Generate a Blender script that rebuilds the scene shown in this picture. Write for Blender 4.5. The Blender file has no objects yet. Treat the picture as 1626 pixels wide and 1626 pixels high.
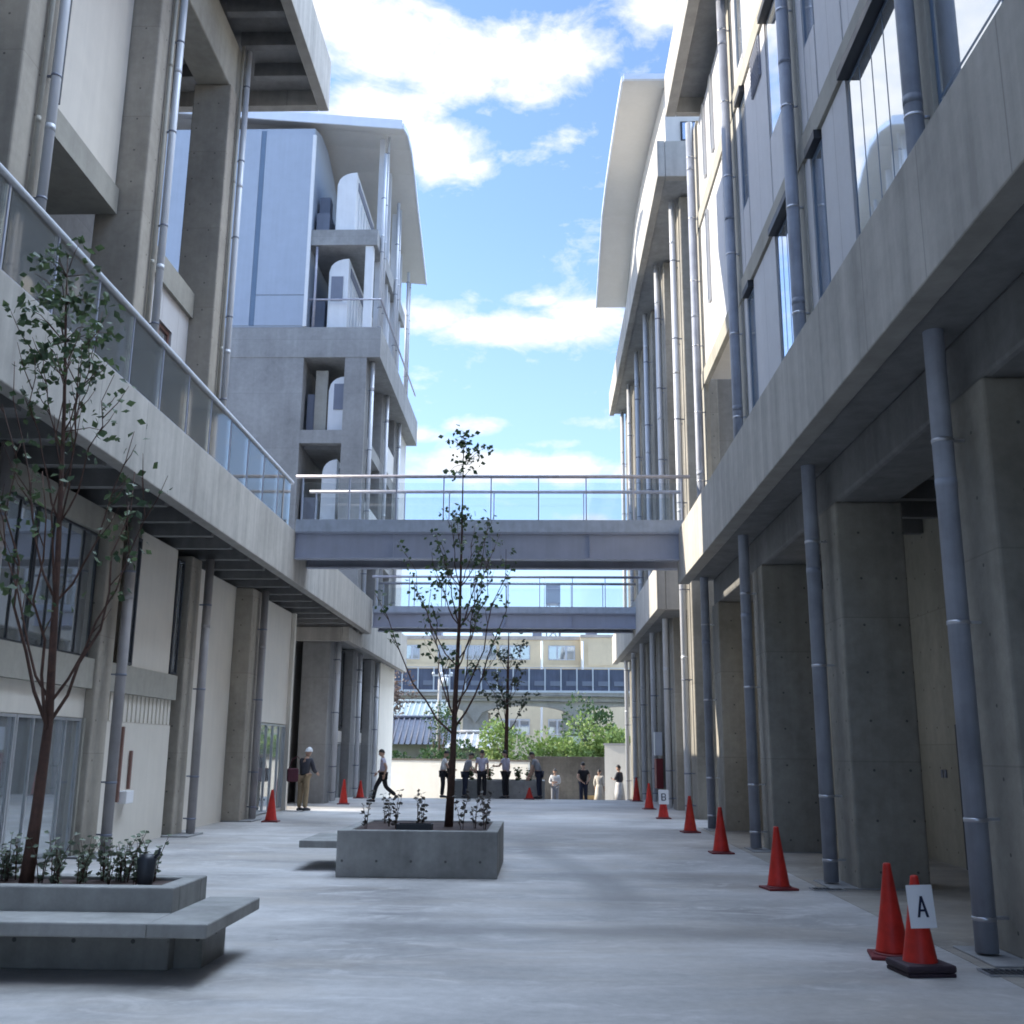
import bpy, bmesh, math, random
from mathutils import Vector, Matrix
R = math.radians
rnd = random.Random(7)
S = bpy.context.scene
COL = S.collection
ORG = {}

# ------------------------------------------------------------------ helpers
def tag(o, label=None, cat=None, group=None, kind=None):
    if label: o['label'] = label
    if cat: o['category'] = cat
    if group: o['group'] = group
    if kind: o['kind'] = kind
    return o

def empty(name, loc, rz=0.0):
    o = bpy.data.objects.new(name, None)
    COL.objects.link(o)
    o.location = loc
    o.rotation_euler = (0, 0, rz)
    o.empty_display_size = 0.2
    ORG[o.name] = Vector(loc)
    return o

class MB:
    """collects shapes (world coordinates, or local to a thing) into one mesh"""
    def __init__(s): s.v = []; s.f = []; s.sm = []
    def add(s, vs, fs, smooth=False):
        b = len(s.v)
        s.v += [tuple(v) for v in vs]
        s.f += [tuple(i + b for i in f) for f in fs]
        s.sm += [smooth] * len(fs)
        return s
    def box(s, x0, x1, y0, y1, z0, z1):
        x0, x1 = min(x0, x1), max(x0, x1); y0, y1 = min(y0, y1), max(y0, y1); z0, z1 = min(z0, z1), max(z0, z1)
        return s.add([(x0,y0,z0),(x1,y0,z0),(x1,y1,z0),(x0,y1,z0),(x0,y0,z1),(x1,y0,z1),(x1,y1,z1),(x0,y1,z1)],
              [(3,2,1,0),(4,5,6,7),(0,1,5,4),(1,2,6,5),(2,3,7,6),(3,0,4,7)])
    def tube(s, pts, rad, n=10, cap=True):
        pts = [Vector(p) for p in pts]
        if not isinstance(rad, (list, tuple)): rad = [rad] * len(pts)
        vs = []; fs = []
        ref = None
        for i, p in enumerate(pts):
            d = (pts[min(i+1, len(pts)-1)] - pts[max(i-1, 0)]).normalized()
            if ref is None:
                ref = Vector((1,0,0)) if abs(d.x) < .9 else Vector((0,1,0))
            a = (ref - d * ref.dot(d)).normalized(); ref = a
            b = d.cross(a)
            for k in range(n):
                t = 2 * math.pi * k / n
                vs.append(p + (a * math.cos(t) + b * math.sin(t)) * rad[i])
        for i in range(len(pts) - 1):
            for k in range(n):
                fs.append((i*n+k, i*n+(k+1) % n, (i+1)*n+(k+1) % n, (i+1)*n+k))
        s.add(vs, fs, True)
        if cap:
            b = len(s.v) - len(vs)
            s.f.append(tuple(b + k for k in reversed(range(n)))); s.sm.append(False)
            s.f.append(tuple(b + (len(pts)-1)*n + k for k in range(n))); s.sm.append(False)
        return s
    def cyl(s, x, y, z0, z1, r, n=20): return s.tube([(x,y,z0),(x,y,z1)], r, n)
    def prism_x(s, poly, x0, x1):          # polygon in (y,z) swept along x
        n = len(poly)
        vs = [(x0, y, z) for y, z in poly] + [(x1, y, z) for y, z in poly]
        fs = [(i, (i+1) % n, n+(i+1) % n, n+i) for i in range(n)]
        fs += [tuple(reversed(range(n))), tuple(range(n, 2*n))]
        return s.add(vs, fs)
    def prism_y(s, poly, y0, y1):          # polygon in (x,z) swept along y
        n = len(poly)
        vs = [(x, y0, z) for x, z in poly] + [(x, y1, z) for x, z in poly]
        fs = [(i, (i+1) % n, n+(i+1) % n, n+i) for i in range(n)]
        fs += [tuple(reversed(range(n))), tuple(range(n, 2*n))]
        return s.add(vs, fs)
    def build(s, name, mat, parent=None, bevel=0.0, local=False):
        me = bpy.data.meshes.new(name)
        off = Vector((0,0,0))
        if parent is not None and not local:
            off = ORG.get(parent.name, Vector((0,0,0)))
        me.from_pydata([(v[0]-off.x, v[1]-off.y, v[2]-off.z) for v in s.v], [], s.f)
        me.polygons.foreach_set('use_smooth', s.sm)
        bm = bmesh.new(); bm.from_mesh(me)
        bmesh.ops.recalc_face_normals(bm, faces=bm.faces)
        bm.to_mesh(me); bm.free()
        me.materials.append(mat)
        o = bpy.data.objects.new(name, me)
        COL.objects.link(o)
        if parent is not None:
            o.parent = parent
            ORG[o.name] = off
        else:
            ORG[o.name] = Vector((0,0,0))
        if bevel:
            m = o.modifiers.new('bevel', 'BEVEL'); m.width = bevel; m.segments = 2; m.limit_method = 'ANGLE'; m.angle_limit = R(40)
        return o

def B(name, mat, parent, *boxes, bevel=0.0):
    m = MB()
    for b in boxes: m.box(*b)
    return m.build(name, mat, parent, bevel)

# ------------------------------------------------------------------ materials
def nmat(name):
    m = bpy.data.materials.new(name); m.use_nodes = True
    nt = m.node_tree
    return m, nt, nt.nodes['Principled BSDF']
def N(nt, t, **kw):
    n = nt.nodes.new(t)
    for k, v in kw.items(): setattr(n, k, v)
    return n
def M(nt, op, a, b=None, c=None, clamp=False):
    n = nt.nodes.new('ShaderNodeMath'); n.operation = op; n.use_clamp = clamp
    for i, x in enumerate((a, b, c)):
        if x is None: continue
        if isinstance(x, (int, float)): n.inputs[i].default_value = x
        else: nt.links.new(x, n.inputs[i])
    return n.outputs[0]
def mixc(nt, fac, a, b, blend='MIX'):
    n = nt.nodes.new('ShaderNodeMix'); n.data_type = 'RGBA'; n.blend_type = blend
    if isinstance(fac, (int, float)): n.inputs[0].default_value = fac
    else: nt.links.new(fac, n.inputs[0])
    for i, x in ((6, a), (7, b)):
        if isinstance(x, (tuple, list)): n.inputs[i].default_value = (*x[:3], 1)
        else: nt.links.new(x, n.inputs[i])
    return n.outputs[2]
def noise(nt, vec, scale, detail=6, rough=.55, dist=0.0):
    n = nt.nodes.new('ShaderNodeTexNoise'); n.inputs['Scale'].default_value = scale
    n.inputs['Detail'].default_value = detail; n.inputs['Roughness'].default_value = rough; n.inputs['Distortion'].default_value = dist
    if vec is not None: nt.links.new(vec, n.inputs['Vector'])
    return n.outputs['Fac']
def ramp(nt, fac, lo, hi, a=0.0, b=1.0):
    n = nt.nodes.new('ShaderNodeMapRange'); n.clamp = True
    nt.links.new(fac, n.inputs[0])
    for i, x in enumerate((lo, hi, a, b)): n.inputs[i+1].default_value = x
    return n.outputs[0]
def mapping(nt, vec, sc):
    n = nt.nodes.new('ShaderNodeMapping'); n.inputs['Scale'].default_value = sc
    nt.links.new(vec, n.inputs['Vector']); return n.outputs[0]
def bump(nt, h, bsdf, strength=.2, dist=.01):
    n = nt.nodes.new('ShaderNodeBump'); n.inputs['Strength'].default_value = strength; n.inputs['Distance'].default_value = dist
    nt.links.new(h, n.inputs['Height']); nt.links.new(n.outputs[0], bsdf.inputs['Normal'])
def line(nt, v, period, width, off=0.0):
    f = M(nt, 'FRACT', M(nt, 'DIVIDE', M(nt, 'ADD', v, off), period))
    return M(nt, 'LESS_THAN', f, width / period)

def concrete(name, base, var=.18, holes=False, jy=0, jz=0, streak=.35, rough=.8):
    m, nt, b = nmat(name)
    g = N(nt, 'ShaderNodeNewGeometry'); P = g.outputs['Position']
    sx = N(nt, 'ShaderNodeSeparateXYZ'); nt.links.new(P, sx.inputs[0])
    sn = N(nt, 'ShaderNodeSeparateXYZ'); nt.links.new(g.outputs['True Normal'], sn.inputs[0])
    n1 = noise(nt, P, .55, 5, .6, .4); n2 = noise(nt, P, 6, 8, .65)
    st = noise(nt, mapping(nt, P, (1.6, 1.6, .09)), 1.8, 6, .6)     # vertical rain streaks
    n3 = noise(nt, P, 45, 3, .6)
    f = M(nt, 'ADD', M(nt, 'MULTIPLY', n1, .55), M(nt, 'ADD', M(nt, 'MULTIPLY', n2, .3), M(nt, 'MULTIPLY', st, streak)))
    dark = tuple(c * (1 - var*1.6) for c in base); lite = tuple(min(1, c * (1 + var)) for c in base)
    mean = .5*(.85 + streak)
    c = mixc(nt, ramp(nt, f, mean - .12 - .08*streak, mean + .12 + .08*streak), dark, lite)
    c = mixc(nt, ramp(nt, n3, .35, .7, 0, .14), c, tuple(x*.7 for x in base))
    h = M(nt, 'MULTIPLY', n2, .6)
    u = M(nt, 'ADD', M(nt, 'MULTIPLY', sx.outputs[0], M(nt, 'ABSOLUTE', sn.outputs[1])), M(nt, 'MULTIPLY', sx.outputs[1], M(nt, 'ABSOLUTE', sn.outputs[0])))
    if jy:
        l = line(nt, u, jy, .018)
        c = mixc(nt, M(nt, 'MULTIPLY', l, .55), c, tuple(x*.45 for x in base)); h = M(nt, 'SUBTRACT', h, l)
    if jz:
        l = line(nt, sx.outputs[2], jz, .016, .3)
        c = mixc(nt, M(nt, 'MULTIPLY', l, .4), c, tuple(x*.5 for x in base)); h = M(nt, 'SUBTRACT', h, M(nt, 'MULTIPLY', l, .6))
        # each lift of the pour has its own slight tone
        w = N(nt, 'ShaderNodeTexWhiteNoise', noise_dimensions='1D')
        nt.links.new(M(nt, 'FLOOR', M(nt, 'DIVIDE', M(nt, 'ADD', sx.outputs[2], .3), jz)), w.inputs['W'])
        c = mixc(nt, M(nt, 'MULTIPLY', w.outputs['Value'], .22), c, tuple(x*.62 for x in base))
    if holes:
        fu = M(nt, 'SUBTRACT', M(nt, 'FRACT', M(nt, 'DIVIDE', M(nt, 'ADD', u, .13), .46)), .5)
        fz = M(nt, 'SUBTRACT', M(nt, 'FRACT', M(nt, 'DIVIDE', M(nt, 'ADD', sx.outputs[2], .1), .62)), .5)
        d = M(nt, 'SQRT', M(nt, 'ADD', M(nt, 'POWER', M(nt, 'MULTIPLY', fu, .46), 2), M(nt, 'POWER', M(nt, 'MULTIPLY', fz, .62), 2)))
        hl = M(nt, 'MULTIPLY', M(nt, 'LESS_THAN', d, .017), M(nt, 'LESS_THAN', M(nt, 'ABSOLUTE', sn.outputs[2]), .5))
        c = mixc(nt, M(nt, 'MULTIPLY', hl, .75), c, (.06, .06, .06)); h = M(nt, 'SUBTRACT', h, hl)
    nt.links.new(c, b.inputs['Base Color']); b.inputs['Roughness'].default_value = rough
    b.inputs['Specular IOR Level'].default_value = .3
    bump(nt, h, b, .25, .012)
    return m

def paint(name, base, rough=.45, metal=0.0, var=.06, spec=.4, scale=2.0, bmp=.03):
    m, nt, b = nmat(name)
    g = N(nt, 'ShaderNodeNewGeometry')
    n1 = noise(nt, g.outputs['Position'], scale, 6, .6)
    n2 = noise(nt, mapping(nt, g.outputs['Position'], (3, 3, .15)), 2.5, 5, .6)
    f = M(nt, 'ADD', M(nt, 'MULTIPLY', n1, .6), M(nt, 'MULTIPLY', n2, .4))
    c = mixc(nt, ramp(nt, f, .35, .68), tuple(x*(1-var*2) for x in base), tuple(min(1, x*(1+var)) for x in base))
    nt.links.new(c, b.inputs['Base Color'])
    nt.links.new(ramp(nt, n1, .3, .7, rough*.85, min(1, rough*1.25)), b.inputs['Roughness'])
    b.inputs['Metallic'].default_value = metal; b.inputs['Specular IOR Level'].default_value = spec
    bump(nt, noise(nt, g.outputs['Position'], 14, 4), b, bmp, .01)
    return m

def window_glass(name, tint=(.78, .83, .88), ior=1.6, wob=.003, metal=.8):
    m, nt, b = nmat(name)
    b.inputs['Base Color'].default_value = (*tint, 1); b.inputs['Roughness'].default_value = .025
    b.inputs['IOR'].default_value = ior; b.inputs['Metallic'].default_value = metal
    g = N(nt, 'ShaderNodeNewGeometry')
    bump(nt, noise(nt, g.outputs['Position'], .9, 2), b, wob, .15)
    return m

def clear_glass(name, tint=(.86, .93, .95), haze=.05):
    m, nt, b = nmat(name)
    t = N(nt, 'ShaderNodeBsdfTransparent'); t.inputs[0].default_value = (*tint, 1)
    gl = N(nt, 'ShaderNodeBsdfGlossy'); gl.inputs['Roughness'].default_value = .03
    df = N(nt, 'ShaderNodeBsdfDiffuse'); df.inputs[0].default_value = (.75, .8, .82, 1)
    fr = N(nt, 'ShaderNodeFresnel'); fr.inputs[0].default_value = 1.5
    m1 = N(nt, 'ShaderNodeMixShader'); m1.inputs[0].default_value = haze
    nt.links.new(t.outputs[0], m1.inputs[1]); nt.links.new(df.outputs[0], m1.inputs[2])
    m2 = N(nt, 'ShaderNodeMixShader')
    nt.links.new(fr.outputs[0], m2.inputs[0]); nt.links.new(m1.outputs[0], m2.inputs[1]); nt.links.new(gl.outputs[0], m2.inputs[2])
    nt.links.new(m2.outputs[0], nt.nodes['Material Output'].inputs[0])
    return m

def leafmat(name, a, b_, rough=.5):
    m, nt, b = nmat(name)
    g = N(nt, 'ShaderNodeNewGeometry')
    n1 = noise(nt, g.outputs['Position'], 5, 3)
    w = M(nt, 'ADD', M(nt, 'MULTIPLY', g.outputs['Random Per Island'], .6), M(nt, 'MULTIPLY', n1, .5))
    c = mixc(nt, ramp(nt, w, .2, .85), a, b_)
    nt.links.new(c, b.inputs['Base Color']); b.inputs['Roughness'].default_value = rough
    tr = N(nt, 'ShaderNodeBsdfTranslucent'); nt.links.new(c, tr.inputs[0])
    mx = N(nt, 'ShaderNodeMixShader'); mx.inputs[0].default_value = .3
    nt.links.new(b.outputs[0], mx.inputs[1]); nt.links.new(tr.outputs[0], mx.inputs[2])
    nt.links.new(mx.outputs[0], nt.nodes['Material Output'].inputs[0])
    return m

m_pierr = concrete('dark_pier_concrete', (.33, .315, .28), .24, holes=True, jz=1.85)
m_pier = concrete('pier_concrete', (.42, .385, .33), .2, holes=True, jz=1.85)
m_fascia = concrete('fascia_concrete', (.47, .452, .42), .17, jy=1.62, streak=.85)
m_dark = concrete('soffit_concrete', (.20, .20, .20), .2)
m_arc = concrete('arcade_wall_concrete', (.46, .43, .35), .16, holes=True, jz=2.1)
m_beam = concrete('beam_concrete', (.40, .385, .34), .14)
m_wallc = concrete('wall_concrete', (.32, .325, .33), .2, holes=False, jz=2.1)
m_planter = concrete('planter_concrete', (.33, .33, .32), .24, holes=True)
m_panelw = paint('cream_wall_panel', (.74, .70, .63), .5, var=.04)
m_panel = paint('white_wall_panel', (.70, .685, .66), .5, var=.04)
m_panelv = concrete('ribbed_wall_panel', (.62, .62, .635), .06, jy=.9, streak=.5, rough=.55)
m_blue = paint('pale_blue_gable', (.37, .43, .53), .7, var=.04, spec=.2, bmp=.01)
m_pipe = paint('grey_pipe_paint', (.33, .36, .43), .45, var=.18, spec=.5)
m_pipel = paint('brown_grey_pipe_paint', (.36, .345, .35), .42, var=.14)
m_pipew = paint('pale_pipe_paint', (.60, .62, .66), .38, var=.05, spec=.5)
m_steel = paint('bridge_steel_paint', (.40, .43, .53), .45, var=.06)
m_steell = paint('bridge_edge_plate', (.44, .50, .60), .4, var=.1, scale=5)
m_rail = paint('handrail_metal', (.40, .40, .47), .35, metal=.2, var=.12, scale=6)
m_band = paint('clamp_metal', (.55, .56, .6), .3, metal=.8)
m_black = paint('dark_frame', (.035, .04, .05), .4)
m_bluef = paint('blue_grey_frame', (.13, .19, .28), .4)
m_alu = paint('aluminium_frame', (.55, .57, .6), .35, metal=.6)
m_brown = paint('brown_frame', (.22, .12, .10), .4)
m_glass = window_glass('reflective_window_glass')
m_glassd = window_glass('storefront_glass', (.50, .54, .56), 1.6, .004, .72)
m_clear = clear_glass('railing_glass', (.8, .87, .9), .16)
m_clearb = clear_glass('bridge_glass', (.95, .97, .98), .02)
m_white = paint('white_hood', (.72, .74, .77), .35, var=.04)
m_roof = paint('roof_soffit', (.62, .61, .585), .5, var=.03)
m_roofe = paint('roof_edge_metal', (.66, .72, .82), .35, var=.03)
m_louvre = paint('grey_louvre', (.2, .22, .28), .5)
m_red = paint('cone_red', (.56, .028, .018), .45, var=.16, scale=9)
m_redd = paint('dark_red', (.16, .02, .025), .5, var=.1)
m_base = paint('cone_base_rubber', (.045, .028, .04), .6, var=.2, scale=12)
m_paper = paint('paper', (.82, .83, .86), .7, var=.02)
m_ink = paint('ink', (.015, .018, .05), .6)
m_soil = concrete('soil', (.075, .05, .045), .4)
m_bark = paint('bark', (.105, .058, .045), .8, var=.25, scale=20, bmp=.3)
m_leaf = leafmat('maple_leaf', (.025, .055, .03), (.10, .15, .06))
m_leaff = leafmat('maple_leaf_far', (.03, .045, .035), (.075, .09, .05))
m_plant = leafmat('planter_leaf', (.05, .075, .05), (.24, .29, .2))
m_plantd = leafmat('planter_leaf_dry', (.055, .05, .05), (.13, .12, .1))
m_shrub = leafmat('shrub_leaf', (.10, .17, .04), (.30, .40, .13))
m_shrubd = leafmat('shrub_leaf_dark', (.03, .07, .025), (.08, .14, .05))
m_brownleaf = leafmat('reddish_leaf', (.12, .08, .07), (.22, .16, .13))
m_yellow = concrete('yellow_render', (.64, .54, .37), .06, streak=.2)
m_cream = concrete('viaduct_concrete', (.42, .38, .34), .14)
m_navy = paint('barrier_panel', (.115, .13, .19), .4, var=.2, scale=.8)
m_tile = paint('roof_tile', (.10, .11, .15), .5, var=.2, scale=3)
m_tilew = paint('pale_roof_tile', (.42, .41, .40), .6, var=.2, scale=3)
m_green = paint('green_metal_roof', (.33, .37, .36), .5)
m_wwall = concrete('white_wall_render', (.78, .75, .68), .05, streak=.3)
m_stone = concrete('dark_wall', (.17, .15, .125), .3, jz=.45, jy=.9)
m_wood = paint('pale_wood', (.5, .38, .2), .6)
m_pole = concrete('pole_concrete', (.4, .4, .4), .1)
m_skin = paint('skin', (.50, .32, .24), .55, var=.03)
m_hair = paint('hair', (.02, .017, .017), .5)
CL = {k: paint('cloth_' + k, c, .8, var=.1, scale=9, spec=.2) for k, c in {
    'lavender': (.50, .48, .60), 'white': (.72, .72, .73), 'black': (.025, .025, .03), 'navy': (.03, .035, .06),
    'grey': (.30, .31, .34), 'tan': (.36, .27, .17), 'burgundy': (.10, .035, .05), 'cream': (.66, .62, .55), 'charcoal': (.07, .07, .085)}.items()}

# ground concrete: blotches, wear and a few long stains
def ground_mat(name, base, stains=True):
    m, nt, b = nmat(name)
    g = N(nt, 'ShaderNodeNewGeometry'); P = g.outputs['Position']
    sx = N(nt, 'ShaderNodeSeparateXYZ'); nt.links.new(P, sx.inputs[0])
    n1 = noise(nt, P, .28, 6, .6, .6); n2 = noise(nt, mapping(nt, P, (.35, 1.1, 1)), .8, 6, .6, .8); n3 = noise(nt, P, 9, 8, .7); n4 = noise(nt, P, 70, 3, .6)
    f = M(nt, 'ADD', M(nt, 'MULTIPLY', n1, .5), M(nt, 'ADD', M(nt, 'MULTIPLY', n2, .42), M(nt, 'MULTIPLY', n3, .16)))
    c = mixc(nt, ramp(nt, f, .44, .64), tuple(x*.58 for x in base), tuple(x*1.22 for x in base))
    c = mixc(nt, ramp(nt, noise(nt, mapping(nt, P, (.7, 1.5, 1)), 1.5, 8, .68, 1.2), .53, .68, 0, .5), c, tuple(min(1, x*1.55) for x in base))
    c = mixc(nt, ramp(nt, n4, .4, .75, 0, .16), c, tuple(x*.6 for x in base))
    vo = N(nt, 'ShaderNodeTexVoronoi'); vo.inputs['Scale'].default_value = 2.3; nt.links.new(P, vo.inputs['Vector'])
    grit = M(nt, 'MULTIPLY', M(nt, 'LESS_THAN', vo.outputs['Distance'], .028), ramp(nt, noise(nt, P, .9, 3), .5, .6))
    c = mixc(nt, M(nt, 'MULTIPLY', grit, .8), c, (.07, .06, .05))
    warm = ramp(nt, noise(nt, mapping(nt, P, (.5, 1.3, 1)), .6, 6, .6, 1.0), .48, .66, 0, .5)
    c = mixc(nt, warm, c, (base[0]*.92, base[1]*.84, base[2]*.74))
    if stains:
        wob = M(nt, 'MULTIPLY', M(nt, 'SUBTRACT', noise(nt, P, .7, 5, .6), .5), 1.1)
        for y0, wy, xa, xb, amt in ((10.45, .32, -2.5, 2.1, .6), (15.0, .4, -.3, 3.0, .45), (12.6, .25, .3, 2.7, .25)):
            dy = M(nt, 'ABSOLUTE', M(nt, 'SUBTRACT', M(nt, 'ADD', sx.outputs[1], wob), y0))
            a = ramp(nt, dy, wy*.3, wy*1.5, amt, 0)
            ex = M(nt, 'MULTIPLY', ramp(nt, sx.outputs[0], xa-.5, xa+.6), ramp(nt, sx.outputs[0], xb-.7, xb+.4, 1, 0))
            c = mixc(nt, M(nt, 'MULTIPLY', a, ex), c, tuple(x*.42 for x in base))
        # curved tyre smear leading past the planter
        cx = M(nt, 'ADD', M(nt, 'MULTIPLY', M(nt, 'SINE', M(nt, 'MULTIPLY', M(nt, 'SUBTRACT', sx.outputs[1], 9), .42)), .55), .35)
        dx = M(nt, 'ABSOLUTE', M(nt, 'SUBTRACT', M(nt, 'ADD', sx.outputs[0], M(nt, 'MULTIPLY', wob, .2)), cx))
        a = M(nt, 'MULTIPLY', ramp(nt, dx, .12, .42, .5, 0), M(nt, 'MULTIPLY', ramp(nt, sx.outputs[1], 10.5, 12.5), ramp(nt, sx.outputs[1], 19, 24, 1, 0)))
        c = mixc(nt, a, c, tuple(x*.45 for x in base))
    nt.links.new(c, b.inputs['Base Color'])
    nt.links.new(ramp(nt, n2, .35, .65, .5, .72), b.inputs['Roughness'])
    b.inputs['Specular IOR Level'].default_value = .35
    bump(nt, M(nt, 'ADD', n3, M(nt, 'MULTIPLY', n4, .4)), b, .12, .01)
    return m
m_ground = ground_mat('plaza_concrete', (.44, .43, .425))
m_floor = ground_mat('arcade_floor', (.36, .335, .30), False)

# ------------------------------------------------------------------ camera
cam = bpy.data.cameras.new('camera'); co = bpy.data.objects.new('camera', cam); COL.objects.link(co)
rt = Vector((0.999562236554716, 0.02833743412619262, 0.008504415375431349))
up = Vector((-0.0019313149789419882, -0.2243380201656913, 0.9745094780096242))
fw = Vector((-0.02952296184643901, 0.9740992980878703, 0.22418508467008263))
mw = Matrix((rt, up, -fw)).transposed().to_4x4(); mw.translation = Vector((0, 0, 1.65))
co.matrix_world = mw
cam.sensor_width = 36; cam.lens = 36 * 1650 / 1626; cam.clip_end = 3000; cam.clip_start = .05
S.camera = co

# ------------------------------------------------------------------ ground
def gz(y): return 0.0 if y < 38 else (-.7 if y > 46 else -.7 * (y - 38) / 8)
ys = [-60, 0, 38, 38.4, 46, 60, 150, 900]
m = MB(); xs = [-900, -60, 0, 60, 900]
vs = [(x, y, gz(y)) for y in ys for x in xs]; nx = len(xs)
m.add(vs, [(j*nx+i, j*nx+i+1, (j+1)*nx+i+1, (j+1)*nx+i) for j in range(len(ys)-1) for i in range(nx-1)])
tag(m.build('ground', m_ground), kind='structure')
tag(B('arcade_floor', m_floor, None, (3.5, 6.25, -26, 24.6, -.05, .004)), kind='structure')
tag(B('lawn', m_shrubd, None, (-60, 60, 55.5, 76, -1.5, -.69)), kind='structure')

# ------------------------------------------------------------------ shared building pieces
def drainpipe(parent, x, y, z0, z1, r, mat, arm, step=1.7, name='drainpipe', first=.25):
    m = MB(); m.cyl(x, y, z0, z1, r, 24)
    z = z0 + 4.0
    while z < z1 - 1:                                 # socket joints
        m.cyl(x, y, z, z + .10, r * 1.03, 24); z += 4.0
    p = m.build(name, mat, parent)
    z = z0 + first; k = 0
    while z < z1 - .2:
        b = MB(); b.cyl(x, y, z, z + .035, r + .005, 20)
        b.box(min(x, x+arm), max(x, x+arm), y - .015, y + .015, z + .01, z + .035)
        b.build('bracket', m_band if mat is m_pipe else m_louvre, p)
        z += step if k else .8
        k += 1
    return p

def window_x(parent, x, out, y0, y1, z0, z1, nm=1, nh=0, fm=None, fw_=.05, glass=None, depth=.05):
    """window in a wall facing +-x; x = pane plane, out = +1/-1 the way it faces"""
    fm = fm or m_alu
    m = MB(); a, b = x, x + out * depth
    m.box(a, b, y0, y0+fw_, z0, z1); m.box(a, b, y1-fw_, y1, z0, z1)
    m.box(a, b, y0+fw_, y1-fw_, z0, z0+fw_); m.box(a, b, y0+fw_, y1-fw_, z1-fw_, z1)
    for k in range(nm):
        yc = y0 + (y1-y0) * (k+1) / (nm+1)
        m.box(a, b - out*.005, yc-fw_*.4, yc+fw_*.4, z0+fw_, z1-fw_)
    for k in range(nh):
        zc = z0 + (z1-z0) * (k+1) / (nh+1)
        m.box(a, b - out*.012, y0+fw_, y1-fw_, zc-.02, zc+.02)
    f = m.build('window', fm, parent)
    B('pane', glass or m_glass, f, (x - out*.01, x + out*.012, y0+.02, y1-.02, z0+.02, z1-.02))
    return f

# ================================================================== RIGHT NEAR BUILDING
R1 = tag(empty('school_building', (3.2, 8, 0)), 'concrete school block on the right with grey drainpipes, open arcade and mirror windows', 'building', 'concrete school blocks along the plaza')
PR = [-24.5, -19.65, -14.8, -9.95, -5.1, -.25, 4.6, 9.43, 14.25, 19.1, 23.9]
B('wall', m_panel, R1, (3.98, 14, -26, 19.6, 5.9, 17.4), (3.98, 14, 19.6, 24.15, 10.55, 17.4), (6.2, 14, 19.62, 24.1, 5.9, 10.5))
B('arcade_wall', m_arc, R1, (6.3, 14, -26, 24.1, 0, 5.55))
B('canopy_fascia', m_fascia, R1, (3.2, 3.46, -26, 24.4, 5.52, 6.78), bevel=.012)
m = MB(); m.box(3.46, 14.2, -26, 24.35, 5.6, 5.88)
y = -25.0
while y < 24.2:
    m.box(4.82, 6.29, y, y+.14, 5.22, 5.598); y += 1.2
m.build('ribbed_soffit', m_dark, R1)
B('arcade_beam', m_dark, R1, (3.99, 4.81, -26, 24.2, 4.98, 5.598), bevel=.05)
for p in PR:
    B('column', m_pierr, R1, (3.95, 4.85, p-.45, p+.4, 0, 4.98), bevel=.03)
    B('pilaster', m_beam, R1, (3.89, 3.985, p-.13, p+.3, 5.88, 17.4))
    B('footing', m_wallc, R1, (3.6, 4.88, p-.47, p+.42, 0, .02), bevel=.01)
    drainpipe(R1, 3.735, p, .04, 17.4, .095, m_pipe, .2)
B('floor_beam', m_beam, R1, (3.872, 3.985, -26, 24.2, 10.28, 10.68), bevel=.008)
B('floor_beam', m_beam, R1, (3.872, 3.985, -26, 24.2, 14.4, 14.8), bevel=.008)
for i, p in enumerate(PR[:-1]):
    last = i == len(PR) - 2
    big = 2.54 if (i % 2) else 1.9
    for li, (z0, z1) in enumerate(((5.9, 10.24), (10.7, 14.36), (14.82, 17.2))):
        if last and li == 0: continue
        if last:
            B('wall_panel', m_panelv, R1, (3.915, 3.979, p+.32, p+4.6, z0, z1))
            for k, yy in enumerate((p+1.0, p+2.3, p+3.4)):
                if (k + li) % 3 < 2:
                    window_x(R1, 3.905, -1, yy, yy+.22, z0 + (1.2 if li == 1 else .3), z1-.15, 0, 0, m_alu, .03)
            continue
        zs = z0 if li == 0 else (z0 + 1.28 if li == 1 else z0 + .3)
        wide = p == 4.6 and li == 0
        if wide:
            window_x(R1, 3.955, -1, p+.32, p+4.68, zs, z1-.12, 2, 1, m_bluef, .03, None, .025); continue
        window_x(R1, 3.955, -1, p+.32, p+big, zs, z1-.12, 4 if li == 0 else 1, 0, m_bluef if li == 0 else m_alu, .028, None, .02)
        if zs > z0: B('spandrel', m_panelv, R1, (3.915, 3.979, p+.32, p+big, z0, zs))
        B('window_hood', m_black, R1, (3.79, 3.97, p+.32, p+big, z1-.1, z1+.03), bevel=.005)
        B('wall_panel', m_panelv, R1, (3.915, 3.979, p+big+.05, p+3.75, z0, z1))
        window_x(R1, 3.955, -1, p+3.82, p+4.36, zs, z1-.12, 0, 0, m_bluef, .045, None, .03)
        B('window_hood', m_black, R1, (3.82, 3.97, p+3.82, p+4.36, z1-.1, z1+.03))
        if zs > z0: B('spandrel', m_panelv, R1, (3.915, 3.979, p+3.82, p+4.36, z0, zs))
        B('wall_panel', m_panelv, R1, (3.915, 3.979, p+4.4, p+4.7, z0, z1))
        if li == 1:
            m = MB(); m.box(3.88, 3.97, p+2.3, p+3.05, z1-.82, z1)
            for k in range(9): m.box(3.865, 3.88, p+2.34, p+3.01, z1-.78+k*.085, z1-.74+k*.085)
            m.build('vent_louvre', m_louvre, R1)
# roof slab with overhang and its upper edge
m = MB(); m.box(3.36, 14.2, -26, 23.4, 17.82, 18.5)
m.build('roof_slab', m_wallc, R1)
B('roof_fascia', m_fascia, R1, (3.1, 3.35, -26, 23.6, 17.4, 18.56), (3.36, 14.2, 23.41, 23.6, 17.4, 18.55), bevel=.012)
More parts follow.
